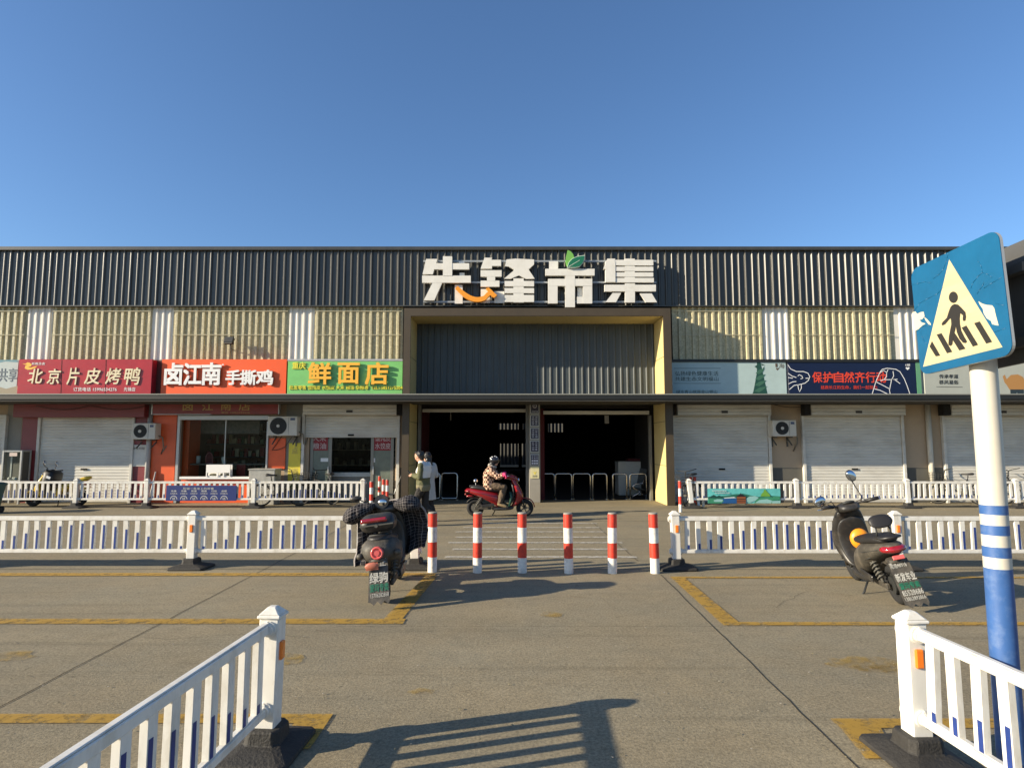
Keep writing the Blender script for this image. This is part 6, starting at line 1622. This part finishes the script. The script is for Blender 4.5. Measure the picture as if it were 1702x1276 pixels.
# the rider
t = person('rider in an orange checked jacket, pink gloves and dark helmet on the red scooter', RED, 0)
J = dict(pelvis=(-.28, 0, .73), waist=(-.29, 0, .84), chest=(-.27, 0, 1.02), nb=(-.21, 0, 1.17), neck=(-.18, 0, 1.21), hipL=(-.24, .09, .72), hipR=(-.24, -.09, .72),
         kneeL=(.08, .13, .68), ankL=(.01, .11, .31), toeL=(.16, .11, .25), kneeR=(.08, -.13, .68), ankR=(-.02, -.12, .31), toeR=(.12, -.13, .25),
         shL=(-.25, .17, 1.11), elL=(-.06, .25, .93), wrL=(.06, .30, .99), shR=(-.25, -.17, 1.11), elR=(-.06, -.25, .93), wrR=(.06, -.30, .99))
hc_ = Vector((-.14, 0, 1.29))
dressed(t, J, (hc_, (1, 0, -.15), (.15, 0, 1), .9), M['trouser_brown'], M['boot'], [M['check']], None, low=(Vector((-.25, 0, .63)), Vector((.15, 0, 0)), Vector((0, .185, 0))), g=1.18, sleeve=(.088, .07, .055))
b = MB(); hand(b, J['wrL'], (.6, .4, -.1), (-.1, 0, 1), -1, 1.0, 0, 1.15); hand(b, J['wrR'], (.6, -.4, -.1), (-.1, 0, 1), 1, 1.0, 0, 1.15)
for s_ in (-1, 1): b.loft([((.02, s_ * .28, .975), (0, .04, .01), (0, -.01, .045)), ((.08, s_ * .305, .99), (0, .045, .01), (0, -.01, .05)), ((.13, s_ * .33, .985), (0, .05, 0), (0, 0, .045))], 10)
split_loose_sides(b.build('glove', M['pink'], t, world=False))
b = MB(); b.ell(hc_ + Vector((-.015, 0, .035)), (.125, .108, .105), 0, 24, 14); b.loft([(hc_ + Vector((.06, 0, .05)), (0, .10, 0), (.01, 0, .012)), (hc_ + Vector((.15, 0, .025)), (0, .07, 0), (.01, 0, .006))], 14)
hm = b.build('helmet', M['helmet'], t, world=False)
b = MB()
for dx, dz, s_ in ((-.05, .075, -1), (.02, .092, -1), (-.09, .05, -1), (.06, .07, -1), (-.02, .06, 1)):
    q = Vector((dx / .125, 0, dz / .105)); yq = math.sqrt(max(0, 1 - min(.98, q.length_squared))) * .109
    nn = Vector((dx / .0156, s_ * yq / .0117, dz / .011)).normalized(); f_, s2, u_, R3 = frame_of(nn, (0, 0, 1) if abs(nn.z) < .9 else (1, 0, 0))
    b.ell(hc_ + Vector((-.015 + dx, s_ * yq, .035 + dz)), (.004, .020, .014), 0, 10, 6, R3)
b.build('helmet_print', M['white_plain'], hm, world=False)
b = MB(); b.torus((-.19, 0, 1.175), (.3, 0, 1), .070, .032, 0, 20, 8); b.ell((-.265, -.03, 1.20), (.04, .06, .045)); blob('scarf', b, [M['scarf']], None, t, .009, 3, .012, 20)
b = MB(); b.ell(hc_ + Vector((-.06, 0, -.055)), (.075, .085, .07)); b.build('hair', M['hair'], t, world=False)

# pieces that stand apart become parts of their own
def split_loose(o):
    b0 = bmesh.new(); b0.from_mesh(o.data); seen = set(); isl = []
    for v in b0.verts:
        if v.index in seen: continue
        st, cur = [v], []
        seen.add(v.index)
        while st:
            a = st.pop(); cur.append(a.index)
            for e_ in a.link_edges:
                c = e_.other_vert(a)
                if c.index not in seen: seen.add(c.index); st.append(c)
        isl.append(set(cur))
    b0.free()
    for k, keep in enumerate(isl[1:] + isl[:1]):
        q = o if k == len(isl) - 1 else o.copy()
        me = o.data.copy() if q is not o else o.data
        b1 = bmesh.new(); b1.from_mesh(me); b1.verts.ensure_lookup_table()
        bmesh.ops.delete(b1, geom=[b1.verts[i] for i in range(len(b1.verts)) if i not in keep], context='VERTS'); b1.to_mesh(me); b1.free()
        if q is not o: q.data = me; COL.objects.link(q)
for o in list(COL.objects):
    if o.type == 'MESH' and o.parent and o.name.split('.')[0] in ('dado', 'guide_rail', 'maroon_column', 'backing_plate', 'grey_pier', 'edge_trim', 'orange_panel', 'red_hall_panel', 'shutter_motor', 'raised_shutter_bar', 'guide_post', 'door_frame', 'window_pane', 'drain_pipe', 'wheel', 'foot_plate', 'brake_lever', 'panel_seam', 'lining_joint', 'wall_bracket', 'pole_clamp') and not o.children:
        split_loose(o)
# ---------------------------------------------------------------- small wear of the place
b = MB()
for k in range(500):
    px, py = random.uniform(0, 1702), 870 + 400 * random.random() ** 1.6
    c = gd(px, py); r_ = random.uniform(.002, .0065) * (1 + (1276 - py) * -.0006); a = random.uniform(0, 3.14)
    u = Vector((math.cos(a), math.sin(a), random.uniform(-.2, .2))) * r_; v = Vector((-math.sin(a), math.cos(a), random.uniform(-.2, .2))) * r_ * random.uniform(.4, .9)
    b.obox(c + Vector((0, 0, r_ * .4 + .009)), u, v, Vector((0, 0, r_ * random.uniform(.15, .45))), random.randrange(2))
tag(b.build('grit', [M['grey_wall'], M['khaki']]), kind='stuff')
b = MB()
def crack(p, ang, n, st):
    pts = [Vector(p)]; a = ang
    for k in range(n):
        a += random.gauss(0, .35); a += (ang - a) * .3
        pts.append(pts[-1] + Vector((math.cos(a), math.sin(a), 0)) * st)
    strip(b, pts, .0035, .0045)
for px, py, an, n in ((240, 1060, -.2, 30), (1290, 1010, .9, 20), (860, 1000, .1, 18)):
    q = gd(px, py); crack(q, an, n, .05)
structure('ground_crack', b, M['joint'], fixn=False)
def cable(label, pts, r_=.009):
    c = bpy.data.curves.new('cable', 'CURVE')
    b = MB(); P_ = []
    bpy.data.curves.remove(c)
    for a, d in zip(pts, pts[1:]):
        a, d = Vector(a), Vector(d)
        for k in range(8):
            t = k / 8; q = a.lerp(d, t); q.z -= .25 * (d - a).length * .3 * math.sin(math.pi * t) * (1 if abs((d - a).normalized().z) < .7 else 0); P_.append(q)
    P_.append(Vector(pts[-1])); b.tube(P_, r_, 5)
    tag(b.build('cable', M['black_seat']), label, 'cable')
Y = YW - .07
cable('black cable looping from the large white air conditioner to the yellow banner', [(fx(470, 728, Y), Y, fz(722, Y)), (fx(452, 745, Y), Y, fz(748, Y)), (fx(474, 745, Y), Y, fz(742, Y)), (fx(497, 715, Y), Y, fz(708, Y))])
cable('cable running under the canopy from the maroon fascia to the orange shop board', [(fx(60, 671, YW - .45), YW - .45, zsh - .06), (fx(150, 671, YW - .45), YW - .45, zsh - .05), (fx(249, 671, YW - .45), YW - .45, zsh - .03)])
cable('cable strung between the shutter boxes right of the portal', [(fx(1282, 672, YW - .3), YW - .3, fz(671, YW - .3)), (fx(1346, 676, YW - .3), YW - .3, fz(673, YW - .3))])
cable('thin cable on the fibreglass wall running down from the floodlight', [(fx(383, 575, YU - .05), YU - .05, fz(575, YU - .05)), (fx(386, 597, YU - .05), YU - .05, fz(597, YU - .05))], .007)
